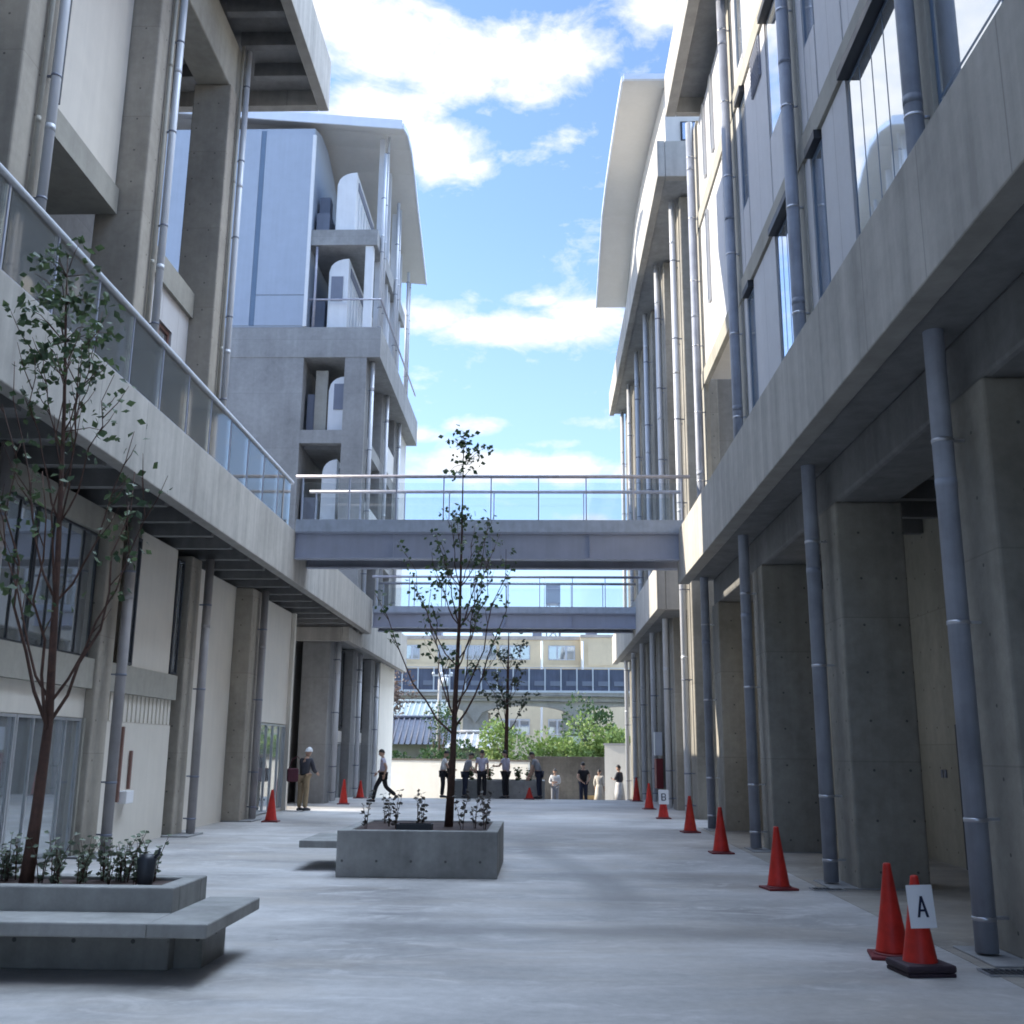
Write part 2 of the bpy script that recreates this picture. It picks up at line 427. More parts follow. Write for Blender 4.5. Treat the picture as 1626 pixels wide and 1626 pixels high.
# fittings inside the arcade
B('door', m_black, R1, (6.26, 6.298, 15.4, 16.3, 0, 2.1))
B('switch_plate', m_louvre, R1, (6.285, 6.299, 17.0, 17.08, 1.3, 1.42)); B('switch_plate', m_louvre, R1, (6.285, 6.299, 16.86, 16.94, 1.3, 1.42))
for y in (18.05, 18.6):
    B('lit_opening_plate', m_paper, R1, (6.285, 6.299, y+3.2, y+3.55, 2.4, 2.75))  # white plates stand in for lit openings glimpsed inside the arcade

# ================================================================== RIGHT FAR BUILDING
R2 = tag(empty('school_building', (3.2, 36, gz(36))), 'far concrete school block on the right with wavy white roof', 'building', 'concrete school blocks along the plaza')
B('wall', m_wallc, R2, (4.9, 14, 28.2, 48, -.7, 17.4))
P2 = [27.95, 32.1, 36, 39.7, 43.5, 47.3]
for p in P2:
    B('column', m_pierr, R2, (3.95, 4.85, p-.45, p+.45, -.7, 17.4), bevel=.03)
    drainpipe(R2, 3.76, p-.12, gz(p)+.05, 17.4, .085, m_pipew, .2, 2.4)
    drainpipe(R2, 3.82, p+.3, gz(p)+.05, 17.4, .05, m_pipew, .14, 2.4)
for i, p in enumerate(P2[:-1]):
    for z0, z1 in ((6.9, 10.2), (10.7, 13.9), (14.3, 17.2)):
        window_x(R2, 4.86, -1, p+1.0, p+2.4, z0+.8, z1, 1, 0, m_bluef)
        B('wall_panel', m_panel, R2, (4.80, 4.895, p+2.5, p+3.2, z0, z1))
B('canopy_fascia', m_fascia, R2, (3.2, 3.45, 29, 48, 5.55, 6.8), (3.46, 8, 29, 29.25, 5.55, 6.79), bevel=.012)
B('canopy_slab', m_dark, R2, (3.46, 8, 29.26, 48, 5.65, 5.95))
B('balcony_fascia', m_fascia, R2, (3.2, 3.42, 26.4, 47.8, 17.4, 18.52), (3.43, 10, 26.4, 26.65, 17.4, 18.51), bevel=.012)
B('balcony_slab', m_wallc, R2, (3.43, 10, 26.66, 47.8, 17.5, 17.8))
prof = [(27.1, 20.95), (29.3, 21.35), (31.8, 21.75), (34.6, 22.1), (37.4, 22.2), (39.2, 21.55), (40.8, 21.0), (42.3, 20.55)]
def zprof(pr, y):
    for (a, za), (b, zb) in zip(pr, pr[1:]):
        if a <= y <= b: return za + (zb-za)*(y-a)/(b-a)
    return pr[-1][1]
m = MB(); poly = [(27.55, 17.8)] + [(y, zprof(prof, y) - .02) for y in (27.55, 29.3, 31.8, 34.6, 37.4, 39.2, 40.8, 42.2)] + [(42.2, 17.8)]
m.prism_x(poly, 3.6, 12); m.build('penthouse_wall', m_panel, R2)
w = B('window', m_black, R2, (4.05, 4.75, 27.5, 27.56, 19.2, 19.85)); B('pane', m_glass, w, (4.1, 4.38, 27.485, 27.51, 19.25, 19.8), (4.42, 4.7, 27.485, 27.51, 19.25, 19.8))
m = MB()
m.prism_x([(y, z) for y, z in prof] + [(y, z+.12) for y, z in reversed(prof)], 2.36, 13)
m.build('wave_roof', m_roof, R2)
m = MB(); m.prism_x([(y, z-.02) for y, z in prof] + [(y, z+.16) for y, z in reversed(prof)], 2.30, 2.357)
m.box(2.36, 13, 27.0, 27.095, prof[0][1]-.02, prof[0][1]+.16); m.build('roof_edge', m_roofe, R2)
B('meter_box', m_pipew, R2, (3.7, 3.94, 35.1, 35.5, 1.55, 2.3)); B('hydrant_cabinet', m_redd, R2, (3.72, 3.94, 35.0, 35.6, .5, 1.45))

# ================================================================== LEFT NEAR BUILDING
L1 = tag(empty('school_building', (-5.88, 12, 0)), 'concrete school block on the left with glass railed deck and tall columns', 'building', 'concrete school blocks along the plaza')
PL = [-22.5, -18.1, -13.7, -9.3, -4.9, -.5, 3.85, 8.2, 12.5, 16.78, 20.85, 25.25]
B('wall', m_wallc, L1, (-16, -8.0, -26, 29.5, 0, 5.7), (-16, -9.6, -26, 23, 6.0, 17.4))
B('deck_fascia', m_fascia, L1, (-6.1, -5.88, -26, 35.6, 5.52, 6.70), (-16, -6.105, 35.38, 35.6, 5.52, 6.69), bevel=.012)
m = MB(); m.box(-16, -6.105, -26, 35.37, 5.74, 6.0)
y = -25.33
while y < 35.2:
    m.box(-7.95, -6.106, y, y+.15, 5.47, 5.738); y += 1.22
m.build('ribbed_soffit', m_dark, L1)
for p in PL:
    top = 16.2 if p < 21 else 5.46
    m = MB(); m.box(-7.85, -7.1 if p < 21 else -7.0, p-(.25 if p < 21 else .45), p+.35, 0, 5.46)
    if p < 21: m.box(-7.85, -7.0, p-.45, p+.35, 6.002, top)
    m.build('column', m_pier, L1, .03)
    drainpipe(L1, -6.86, p+.12, .04, 5.45, .085, m_pipel, -.16)
    if p < 21: drainpipe(L1, -6.87, p+.22, 6.0, 17.5, .068, m_pipew, -.14, 1.9)
    if p < 21: drainpipe(L1, -6.94, p+.02, 6.0, 17.5, .035, m_beam, -.07, 30)
    B('footing', m_wallc, L1, (-7.9, -6.7, p-.5, p+.42, 0, .03))
B('roof_beam', m_beam, L1, (-7.8, -7.05, -26, 21.25, 16.2, 17.52), bevel=.03)
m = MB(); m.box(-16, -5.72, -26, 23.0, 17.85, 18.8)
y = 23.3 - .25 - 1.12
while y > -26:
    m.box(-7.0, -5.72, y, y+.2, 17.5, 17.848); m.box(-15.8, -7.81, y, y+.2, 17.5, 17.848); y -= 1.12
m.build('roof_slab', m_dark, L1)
B('roof_fascia', m_fascia, L1, (-5.70, -5.45, -26, 23.3, 17.45, 18.85), (-16, -5.71, 23.05, 23.3, 17.45, 18.84), bevel=.012)
# deck level walls
for a, b in ((-26, 16.3),):
    B('wall_panel', m_panelw, L1, (-7.95, -7.52, a, b, 11.2, 15.6))
    B('floor_beam', m_beam, L1, (-9.58, -7.44, a, b, 10.72, 11.2))
for p in PL[7:9]:
    window_x(L1, -7.5, 1, p+.55, p+1.5, 11.3, 15.2, 1, 0, m_black, .06)
B('floor_beam', m_beam, L1, (-7.9, -7.44, 17.14, 20.39, 10.55, 11.1))
B('wall_panel', m_panelv, L1, (-7.85, -7.52, 17.14, 18.42, 6.0, 10.55), (-7.85, -7.52, 19.5, 20.39, 6.0, 10.55), (-7.85, -7.52, 18.42, 19.5, 9.85, 10.55))
window_x(L1, -7.62, 1, 18.42, 19.5, 6.02, 9.84, 1, 1, m_brown, .07)
# railing
rl = MB(); rl.tube([(-5.99, -26, 7.86), (-5.99, 23.9, 7.86)], .052, 12); rl = rl.build('railing', m_pipew, L1)
B('bottom_rail', m_rail, rl, (-6.02, -5.96, -26, 23.9, 6.72, 6.77))
y = -7.9; k = 0
while y < 23.5:
    B('glass_panel', m_clear, rl, (-5.996, -5.984, y+.05, y+1.17, 6.78, 7.81))
    B('post', m_steel, rl, (-6.0, -5.98, y-.012, y+.012, 6.70, 7.84))
    y += 1.22
# ground floor front: shop-like glazing, band, doors
B('storey_band', m_beam, L1, (-7.9, -7.15, -26, 16.52, 2.56, 3.03), (-7.9, -7.15, 17.14, 20.39, 2.56, 3.03))
B('wall_panel', m_panelw, L1, (-7.9, -7.25, -26, 16.52, 2.1, 2.555))
B('lintel', m_beam, L1, (-7.9, -7.18, -26, 16.52, 5.05, 5.46))
y = 16.44
while y > -6:
    y0 = y - 2.05
    window_x(L1, -7.27, 1, y0, y, 3.04, 5.04, 3, 0, m_black, .035, m_glassd, .035)
    window_x(L1, -7.27, 1, y0, y, .03, 2.09, 3, 0, m_alu, .04, m_glassd, .04)
    y = y0 - .02
B('wall_jamb', m_beam, L1, (-7.9, -7.2, 16.455, 16.525, 0, 2.1))
window_x(L1, -7.22, 1, 17.55, 18.1, 3.05, 5.3, 0, 0, m_black, .05)
B('wall_panel', m_panelw, L1, (-7.9, -7.2, 18.12, 20.0, 3.04, 5.46))
window_x(L1, -7.22, 1, 20.02, 20.38, 3.05, 5.3, 0, 0, m_black, .04)
m = MB(); m.box(-7.9, -7.24, 17.2, 20.38, 2.08, 2.558)
for k in range(16): m.box(-7.24, -7.215, 17.25+k*.196, 17.35+k*.196, 2.09, 2.55)
m.build('corrugated_panel', m_panelw, L1)
d = B('sliding_door', m_panelw, L1, (-7.9, -7.22, 17.2, 20.38, 0, 2.075))
B('handle', m_brown, d, (-7.215, -7.17, 18.0, 18.06, .75, 2.0)); B('handle', m_brown, d, (-7.215, -7.17, 18.45, 18.51, .95, 1.6))
B('notice_box', m_paper, L1, (-7.215, -7.06, 18.1, 18.42, .72, .93), bevel=.01)
B('wall_panel', m_panelw, L1, (-7.99, -7.42, 21.22, 24.78, 0, 5.46))
B('wall_panel', m_panelw, L1, (-7.9, -7.2, 25.62, 29.6, 2.32, 5.46))
window_x(L1, -7.24, 1, 25.64, 29.55, .03, 2.3, 5, 0, m_alu, .05, m_glassd)
B('corner_post', m_panelw, L1, (-7.99, -7.1, 29.62, 29.8, 0, 5.46))

# ================================================================== LEFT FAR BUILDING
L2 = tag(empty('school_building', (-6, 42, gz(42))), 'far left school block with pale blue gable, duct hoods and curved roof', 'building', 'concrete school blocks along the plaza')
lp = [(36.0, 25.3), (37.2, 25.75), (38.4, 25.8), (39.6, 25.4), (40.9, 24.7), (42.5, 24.0), (44.9, 22.9)]
def rise(x): return max(0, (-5.5 - x)) * .09
m = MB(); n = len(lp); X0, X1 = -22, -5.5
for dz, nm in ((0, 'curved_roof'),):
    vs = []
    for x in (X1, X0):
        vs += [(x, y, z + rise(x)) for y, z in lp] + [(x, y, z + rise(x) + .14) for y, z in reversed(lp)]
    k = 2*n
    fs = [(i, (i+1) % k, k+(i+1) % k, k+i) for i in range(k)] + [tuple(reversed(range(k))), tuple(range(k, 2*k))]
    m.add(vs, fs)
m.build('curved_roof', m_roof, L2)
m = MB()
m.add([(X1, 35.92, 25.22), (X0, 35.92, 25.22+rise(X0)), (X0, 35.92, 25.6+rise(X0)), (X1, 35.92, 25.6), (X1, 35.99, 25.22), (X0, 35.99, 25.22+rise(X0)), (X0, 35.99, 25.6+rise(X0)), (X1, 35.99, 25.6)],
      [(0,1,2,3), (7,6,5,4), (0,4,5,1), (1,5,6,2), (2,6,7,3), (3,7,4,0)])
m.prism_x([(y, z-.03) for y, z in lp] + [(y, z+.2) for y, z in reversed(lp)], -5.495, -5.44)
m.build('roof_edge', m_roofe, L2)
poly = [(36.0, 17.0)] + [(y, z) for y, z in lp[:-1]] + [(44.5, 23.0), (44.5, 17.0)]
m = MB(); m.prism_x(poly, -22, -8.92); m.build('gable_wall', m_blue, L2)
m = MB(); m.box(-22, -11.0, 35.965, 35.998, 17.06, 25.2); m.box(-10.8, -8.95, 35.965, 35.998, 18.3, 25.1); m.box(-10.8, -8.95, 35.965, 35.998, 17.06, 18.24)
m.build('gable_cladding', m_blue, L2)
B('gable_joint', m_bluef, L2, (-10.99, -10.81, 35.972, 35.999, 17.05, 25.2))
B('gable_trim', m_white, L2, (-8.97, -8.84, 35.95, 36.05, 17.02, 25.0))
B('balcony_band', m_wallc, L2, (-22, -6.02, 36, 47.5, 15.8, 17.0), bevel=.012)
B('balcony_slab', m_wallc, L2, (-8.9, -6.3, 36.02, 44, 20.35, 20.98))
def hood(x0, x1, y0, y1, z0, z1):
    zr = z1 - .55
    m = MB(); pts = [(x0, z0), (x1, z0), (x1, z1)] + [(x1 - (x1-x0)*t, zr + (z1-zr)*math.sqrt(max(0, 1-t**2.2))) for t in (.3, .55, .75, .9, 1.0)]
    m.prism_y(pts, y0, y1)
    o = m.build('duct_hood', m_white, L2, .02)
    B('louvre', m_louvre, o, (x1+.002, x1+.03, y0+.35, y1-.2, z1-.6, z1-.25))
    m = MB(); k = y0 + .5
    while k < y1 - .3: m.box(x1+.002, x1+.05, k, k+.12, z0+.1, z1-.8); k += .6
    m.build('fin', m_white, o)
    return o
hood(-8.0, -7.25, 36.35, 40.5, 21.0, 23.6)
h2 = hood(-8.15, -7.4, 36.35, 40.5, 17.02, 19.95)
B('panel_opening', m_louvre, h2, (-8.05, -7.6, 36.325, 36.348, 18.2, 19.2))
m = MB(); m.tube([(-8.85, 36.1, 18.15), (-6.1, 36.1, 18.15), (-6.1, 47, 18.15)], .04, 8); m.tube([(-8.6, 36.1, 17), (-8.6, 36.1, 20.3)], .05, 8); m.build('railing', m_rail, L2)
B('balcony_column', m_white, L2, (-6.75, -6.45, 36.1, 36.4, 17.0, 20.34), (-6.75, -6.45, 40.2, 40.5, 17.0, 20.34))
for bb in ((-8.8, -8.3, 36.6, 37.6, 21.0, 22.0), (-8.85, -8.35, 36.8, 37.4, 17.02, 18.4), (-8.8, -8.4, 37, 37.5, 22.01, 22.9)): B('machinery', m_louvre, L2, bb)
# concrete lower part with openings and side storeys
B('gable_wall', m_wallc, L2, (-22, -8.86, 36.02, 36.5, 6, 15.8), (-22, -8.92, 36.5, 47.4, 6, 15.8))
B('corner_pier', m_wallc, L2, (-7.32, -6.52, 36.02, 36.8, 6, 15.8))
B('storey_slab', m_wallc, L2, (-8.86, -7.32, 36.03, 36.4, 12.5, 13.0), (-8.86, -6.54, 36.81, 47.3, 12.5, 13.0), (-8.86, -7.32, 36.03, 36.4, 8.6, 9.6), (-8.86, -6.54, 36.81, 47.3, 8.9, 9.4))
B('shaft_panel', m_beam, L2, (-8.5, -8.05, 36.6, 36.7, 13.0, 15.5))
hood(-7.95, -7.34, 36.4, 39, 13.02, 15.2)
hood(-8.05, -7.5, 36.4, 39, 9.62, 12.0)
B('panel_opening', m_louvre, L2, (-7.75, -7.34, 36.37, 36.398, 13.9, 14.9))
for bb in ((-8.8, -8.4, 36.7, 37.2, 13.02, 14.6), (-8.8, -8.3, 36.6, 37.6, 9.62, 10.6)): B('machinery', m_louvre, L2, bb)
for p in (40.4, 44.0):
    B('pier', m_wallc, L2, (-7.3, -6.53, p-.4, p+.4, 6, 12.5), (-7.3, -6.53, p-.4, p+.4, 13.0, 15.8))
B('end_wall', m_panel, L2, (-7.3, -6.5, 44.45, 47.3, 6, 15.8))
for bb in ((-7.3, -6.52, 36.85, 40, 9.4, 10.5), (-7.3, -6.52, 40.8, 43.6, 9.4, 10.5), (-7.3, -6.52, 40.8, 43.6, 13, 14.1)): B('side_wall', m_panel, L2, bb)
for p in (36.5, 40.3, 44.0):
    drainpipe(L2, -6.36, p, 6.7, 15.78, .075, m_pipew, -.15, 2.3); drainpipe(L2, -6.42, p+.35, 6.7, 15.78, .05, m_pipew, -.1, 2.3)
    drainpipe(L2, -6.22, p+.2, 17.0, min(24.6, zprof(lp, p+.2) - .05), .07, m_pipew, -.1, 2.3)
    drainpipe(L2, -6.2, p+.75, 17.0, zprof(lp, min(44.8, p+.75)) - .05, .045, m_pipew, -.1, 2.3)
for p in (37.5, 38.6, 39.5, 41.3, 42.4, 43.3):
    B('mullion', m_pipew, L2, (-6.6, -6.4, p-.06, p+.06, 20.98, zprof(lp, p) - .02)); B('mullion', m_pipew, L2, (-6.6, -6.4, p-.06, p+.06, 17.0, 20.35))
for bb in ((-6.9, -6.62, 37, 44, 17.0, 17.99), (-6.9, -6.62, 40.6, 44, 20.98, 22.6), (-6.9, -6.62, 41, 44, 18, 20.34)): B('side_wall', m_panel, L2, bb)
# ground storeys
B('canopy_fascia', m_fascia, L2, (-6.42, -6.2, 35.65, 47.6, 5.1, 6.7), (-6.42, -6.2, 33.2, 35.64, 5.05, 5.5), (-8.2, -6.43, 33.2, 33.45, 5.05, 5.49), bevel=.01)
B('canopy_slab', m_dark, L2, (-16, -6.43, 33.46, 35.6, 5.2, 5.45), (-22, -6.43, 35.62, 47.5, 5.2, 5.98))
B('ground_wall', m_wallc, L2, (-16, -8.0, 33.5, 47.5, -.8, 5.19))
for k, p in enumerate((34.0, 38.2, 42.3)):
    B('pier', m_wallc, L2, (-7.75, -6.85, p-.45, p+.45, -.8, 5.19), bevel=.03)
    drainpipe(L2, -6.7, p+.1, gz(p)+.05, 5.1, .08, m_pipew, -.16)
    drainpipe(L2, -6.75, p+.62, gz(p)+.05, 5.1, .06, m_pipew, -.2)
    if k < 2:
        B('wall_panel', m_panel, L2, (-7.9, -7.2, p+1.2, p+3.2, 2.3, 5.19), (-7.9, -7.15, p+.5, p+3.7, 1.9, 2.29))
        window_x(L2, -7.2, 1, p+.6, p+1.15, 2.4, 5.1, 0, 0, m_black); window_x(L2, -7.2, 1, p+3.22, p+3.7, 2.4, 5.1, 0, 0, m_black)
        window_x(L2, -7.2, 1, p+.6, p+3.6, -.2, 1.88, 4, 0, m_alu, .05, m_glassd)
B('end_wall', m_wwall, L2, (-7.9, -6.7, 43.2, 47.4, -.8, 5.19))

# ================================================================== FOOTBRIDGES
def footbridge(label, x0, x1, y0, y1, zb, zt, ze, zr, step):
    b = tag(empty('footbridge', ((x0+x1)/2, (y0+y1)/2, zb)), label, 'footbridge', 'glass sided steel footbridges across the plaza')
    m = MB()
    for ya, yb in ((y0, y0+.22), (y1-.22, y1)):
        yc = (ya+yb)/2
        m.box(x0, x1, ya, yb, zb, zb+.035); m.box(x0, x1, ya, yb, zt-.035, zt); m.box(x0, x1, yc-.012, yc+.012, zb+.036, zt-.036)
        n = max(3, int((x1-x0)/1.9))
        for k in range(n+1):
            xc = x0 + .02 + (x1-x0-.04)*k/n
            m.box(xc-.008, xc+.008, ya+.02, yb-.02, zb+.037, zt-.037)
    m.build('girder', m_steel, b)
    B('deck', m_dark, b, (x0, x1, y0+.23, y1-.23, zt-.2, zt-.05))
    B('edge_plate', m_steell, b, (x0, x1, y0-.02, y0+.02, zt+.002, ze), (x0, x1, y1-.02, y1+.02, zt+.002, ze), (x0, x1, y0+.03, y1-.03, zt+.002, zt+.05))
    for side, yy in enumerate((y0, y1)):
        h = MB(); h.tube([(x0-.05, yy, zr), (x1+.05, yy, zr)], .045, 12); h = h.build('handrail', m_rail, b)
        x = x0 + .12
        while x < x1 - .1:
            xe = min(x+step, x1-.1)
            B('glass_panel', m_clearb, h, (x+.03, xe-.03, yy-.006, yy+.006, ze+.02, zr-.16))
            B('post', m_steel, h, (x-.014, x+.014, yy-.03, yy+.03, ze+.001, zr-.03))
            x += step
    return b
footbridge('nearer of the two steel footbridges, glass railing, above the planter tree', -5.87, 3.45, 24.0, 25.5, 6.04, 6.68, 6.98, 8.04, 1.13)
footbridge('farther steel footbridge with glass railing, seen under the nearer one', -5.87, 3.3, 35.62, 37.1, 5.76, 6.28, 6.50, 7.53, 1.13)

# ================================================================== PLANTERS
def slab_box(m, *a): m.box(*a)
def planter(label, x0, x1, y0, y1, h, bench, soil=.1, t=.16, group='concrete planters on the plaza'):
    p = tag(empty('planter', ((x0+x1)/2, (y0+y1)/2, gz((y0+y1)/2))), label, 'planter', group)
    g = gz((y0+y1)/2)
    m = MB(); m.box(x0, x1, y0, y0+t, g, g+h); m.box(x0, x1, y1-t, y1, g, g+h); m.box(x0, x0+t, y0+t, y1-t, g, g+h); m.box(x1-t, x1, y0+t, y1-t, g, g+h)
    m.build('trough', m_planter, p, .012)
    B('soil', m_soil, p, (x0+t, x1-t, y0+t, y1-t, g+h-soil-.3, g+h-soil))
    for b in bench: B('bench_slab', m_planter, p, b, bevel=.012)
    return p
planter('long planter with overhanging bench slab under the tree at left', -7.0, -2.84, 8.38, 9.22, .60, [(-7.0, -2.84, 7.86, 8.377, .32, .42), (-2.838, -2.40, 7.86, 9.3, .32, .42)], .03)
bpy.data.objects['planter'].name = 'planter'
B('bench_support', m_planter, bpy.data.objects['planter'], (-2.838, -2.62, 8.5, 9.1, 0, .318))
planter('square planter with one small side bench slab, middle of the plaza', -2.74, -.59, 14.43, 16.7, .60, [(-3.42, -2.743, 15.2, 16.6, .30, .40)], .02)
planter('dark low planter at the far end of the plaza ringed by people', -3.35, .1, 38.6, 40.6, .75, [], .06)

# ================================================================== VEGETATION
def leaf(m, c, d, size, rr):
    d = Vector(d).normalized(); s = d.cross(Vector((rr.uniform(-1,1), rr.uniform(-1,1), rr.uniform(-1,1)))).normalized(); nrm = d.cross(s)
    c = Vector(c); w = size*.36
    m.add([c, c + d*size*.45 + s*w + nrm*size*.08, c + d*size, c + d*size*.45 - s*w + nrm*size*.08], [(0,1,2), (0,2,3)])
def cluster(m, c, n, r, size, rr, droop=.5):
    for _ in range(n):
        v = Vector((rr.gauss(0,1), rr.gauss(0,1), rr.gauss(0,.8))) * r * .5
        leaf(m, Vector(c) + v, (rr.uniform(-1,1), rr.uniform(-1,1), rr.uniform(-droop-.5, .5)), size*rr.uniform(.65, 1.25), rr)

def young_tree(label, pts, radii, whorls, top, seed, lmat, dens=1.0, lsize=.085, wide=1.0, group='young trees planted along the plaza'):
    rr = random.Random(seed)
    base = Vector(pts[0])
    t = tag(empty('young_tree', base), label, 'tree', group)
    tr = MB(); tr.tube(pts, radii, 10); trunk = tr.build('trunk', m_bark, t)
    br = MB(); lf = MB()
    def trunk_at(z):
        for (a, b) in zip(pts, pts[1:]):
            a, b = Vector(a), Vector(b)
            if a.z <= z <= b.z: return a.lerp(b, (z-a.z)/(b.z-a.z))
        return Vector(pts[-1])
    for (z, n, ln, spread, r0) in whorls:
        a0 = rr.uniform(0, 6.28)
        for k in range(n):
            a = a0 + 6.283*k/n + rr.uniform(-.4, .4)
            L = ln * rr.uniform(.75, 1.15); sp = spread * rr.uniform(.75, 1.25) * wide
            s = trunk_at(z + rr.uniform(-.1, .1))
            P = []; steps = 7
            for i in range(steps+1):
                q = i/steps
                out = sp * (q ** .8) * .55 * L
                wob = .04 * L
                P.append(s + Vector((math.cos(a)*out + rr.uniform(-wob, wob)*q, math.sin(a)*out + rr.uniform(-wob, wob)*q, L*q*(.7+.3*q) )))
            br.tube(P, [r0*(1-.85*i/steps) + .002 for i in range(steps+1)], 6)
            # side twigs
            for j in range(rr.randint(3, 5)):
                q = rr.uniform(.35, .98); i = min(steps-1, int(q*steps)); b0 = P[i].lerp(P[i+1], q*steps-i)
                a2 = a + rr.uniform(-1.3, 1.3); l2 = rr.uniform(.2, .5) * min(1, L/1.8)
                P2 = [b0, b0 + Vector((math.cos(a2)*l2*.35, math.sin(a2)*l2*.35, l2*.45)), b0 + Vector((math.cos(a2)*l2*.6, math.sin(a2)*l2*.6, l2*.95))]
                br.tube(P2, [.006, .004, .002], 5)
                for q2 in (.4, .7, 1.0):
                    if rr.random() < .85*dens:
                        cluster(lf, P2[0].lerp(P2[2], q2), rr.randint(1, 4), .11, lsize, rr)
            for q in (.55, .7, .82, .92, 1.0):
                if rr.random() < .8*dens:
                    i = min(steps-1, int(q*steps)); cluster(lf, P[i].lerp(P[i+1], q*steps-i), rr.randint(3, 8), .14, lsize, rr)
    for (z, n, r) in top:
        c = trunk_at(z)
        for _ in range(max(1, n//7)):
            v = Vector((rr.gauss(0,1), rr.gauss(0,1), rr.gauss(0,.8)))*r*.6
            br.tube([c - Vector((0,0,r*.4)), c+v*.6, c+v], [.006, .004, .002], 5)
            cluster(lf, c+v, 9, .13, lsize*1.1, rr)
    br.build('branches', m_bark, t)
    lf.build('foliage', lmat, t)
    return t
young_tree('near young tree with dark green top rising from the left planter',
    [(-4.2, 8.8, .45), (-4.17, 8.8, 1.1), (-4.15, 8.8, 1.85), (-4.22, 8.8, 3.2), (-4.31, 8.8, 4.6), (-4.40, 8.8, 5.6), (-4.44, 8.8, 6.15)], [.062, .047, .038, .025, .016, .010, .004],
    [(1.8, 3, 2.6, .55, .016), (2.0, 2, 2.1, .7, .012), (2.9, 3, 2.0, .5, .010), (3.6, 4, 1.5, .5, .008), (4.3, 3, 1.1, .6, .006)],
    [(5.05, 35, .3), (5.4, 84, .34), (5.75, 98, .3), (6.0, 49, .22), (4.5, 14, .24)], 11, m_leaf, .7, .082)
young_tree('slender young tree standing in the square planter, under the bridge',
    [(-1.35, 15.6, .5), (-1.31, 15.6, 1.5), (-1.29, 15.6, 2.4), (-1.25, 15.6, 3.6), (-1.24, 15.6, 4.8), (-1.24, 15.6, 5.7), (-1.24, 15.6, 6.45)], [.068, .046, .036, .024, .015, .009, .004],
    [(1.95, 2, 1.9, .9, .015), (2.2, 4, 2.1, .8, .012), (2.9, 3, 1.6, .9, .010), (3.4, 4, 1.4, .9, .010), (4.0, 4, 1.0, .85, .008), (4.6, 2, .7, .6, .006)],
    [(6.1, 56, .24), (6.35, 49, .18), (5.85, 14, .16), (5.2, 14, .3), (4.15, 21, .45)], 23, m_leaf, .72, .085, 1.0)
young_tree('thin distant young tree growing from the dark far planter',
    [(-1.35, 39.6, .5), (-1.33, 39.6, 2.5), (-1.3, 39.6, 4.6), (-1.28, 39.6, 6.3)], [.09, .07, .045, .012],
    [(2.4, 3, 1.6, .9, .02), (3.4, 4, 1.3, 1.3, .016), (4.6, 4, 1.0, .9, .012)],
    [(6.1, 24, .3), (4.0, 60, .8), (3.6, 60, .9)], 31, m_leaff, .8, .14)

def copy_tree(o, parent=None):
    c = o.copy(); COL.objects.link(c)
    if parent is not None: c.parent = parent
    for ch in o.children: copy_tree(ch, c)
    return c
def plant_proto(label, group, mat, seed, h, nst, lsz, full):
    rr = random.Random(seed)
    o = tag(empty('leafy_plant', (0,0,0)), label, 'plant', group)
    st = MB(); lf = MB()
    for k in range(nst):
        a = rr.uniform(0, 6.28); L = h*rr.uniform(.6, 1.1); sp = rr.uniform(.1, .4)*L
        P = [(0.01*math.cos(a), .01*math.sin(a), -.03), (math.cos(a)*sp*.4, math.sin(a)*sp*.4, L*.55), (math.cos(a)*sp, math.sin(a)*sp, L)]
        st.tube(P, [.005, .004, .002], 5)
        for q in [i/full for i in range(1, full+1)]:
            c = Vector(P[0]).lerp(Vector(P[1]), min(1, q*2)) if q < .5 else Vector(P[1]).lerp(Vector(P[2]), q*2-1)
            for _ in range(2):
                b = rr.uniform(0, 6.28); leaf(lf, c, (math.cos(b), math.sin(b), rr.uniform(-.3, .8)), lsz*rr.uniform(.7, 1.2), rr)
    st.build('stem', m_bark, o, local=True); lf.build('foliage', mat, o, local=True)
    return o
rp = random.Random(5)
spots = []
for k in range(44):
    x = -5.2 + 2.0*((k + rp.uniform(0, .8))/44); y = rp.uniform(8.62, 9.02)
    if abs(x + 4.2) < .1: continue
    spots.append((x, y))
pp = [plant_proto('low leafy plant among those under the left planter tree', 'leafy plants in the left planter', m_plant, 40+i, .36, 4, .055, 5) for i in range(3)]
for k, (x, y) in enumerate(spots):
    o = pp[k] if k < 3 else copy_tree(pp[k % 3])
    o.location = (x, y, .57); o.rotation_euler = (0, 0, rp.uniform(0, 6.28)); s = rp.uniform(.55, 1.05); o.scale = (s, s, s)
pq = [plant_proto('sparse dry plant in the square planter', 'sparse plants in the square planter', m_plantd, 60+i, .46, 3, .075, 5) for i in range(2)]
for k, (x, y) in enumerate([(-2.45, 15.0), (-2.2, 15.5), (-2.05, 15.1), (-1.78, 15.5), (-1.68, 15.1), (-1.12, 15.1), (-.95, 15.3), (-.8, 15.1), (-2.35, 16.1), (-.85, 16.1)]):
    o = pq[k] if k < 2 else copy_tree(pq[k % 2])
    o.location = (x, y, .58); o.rotation_euler = (0, 0, rp.uniform(0, 6.28)); s = rp.uniform(.6, 1.1); o.scale = (s, s, s)
pz = plant_proto('dark bush in the far low planter', 'bushes in the far planter', m_shrubd, 77, .5, 9, .12, 5)
for k, (x, y) in enumerate([(-.9, 38.95), (-.5, 39.0), (-2.6, 39.3), (-1.9, 39.1)]):
    o = pz if k == 0 else copy_tree(pz)
    o.location = (x, y, gz(39.6)+.69); o.rotation_euler = (0, 0, k*1.3)
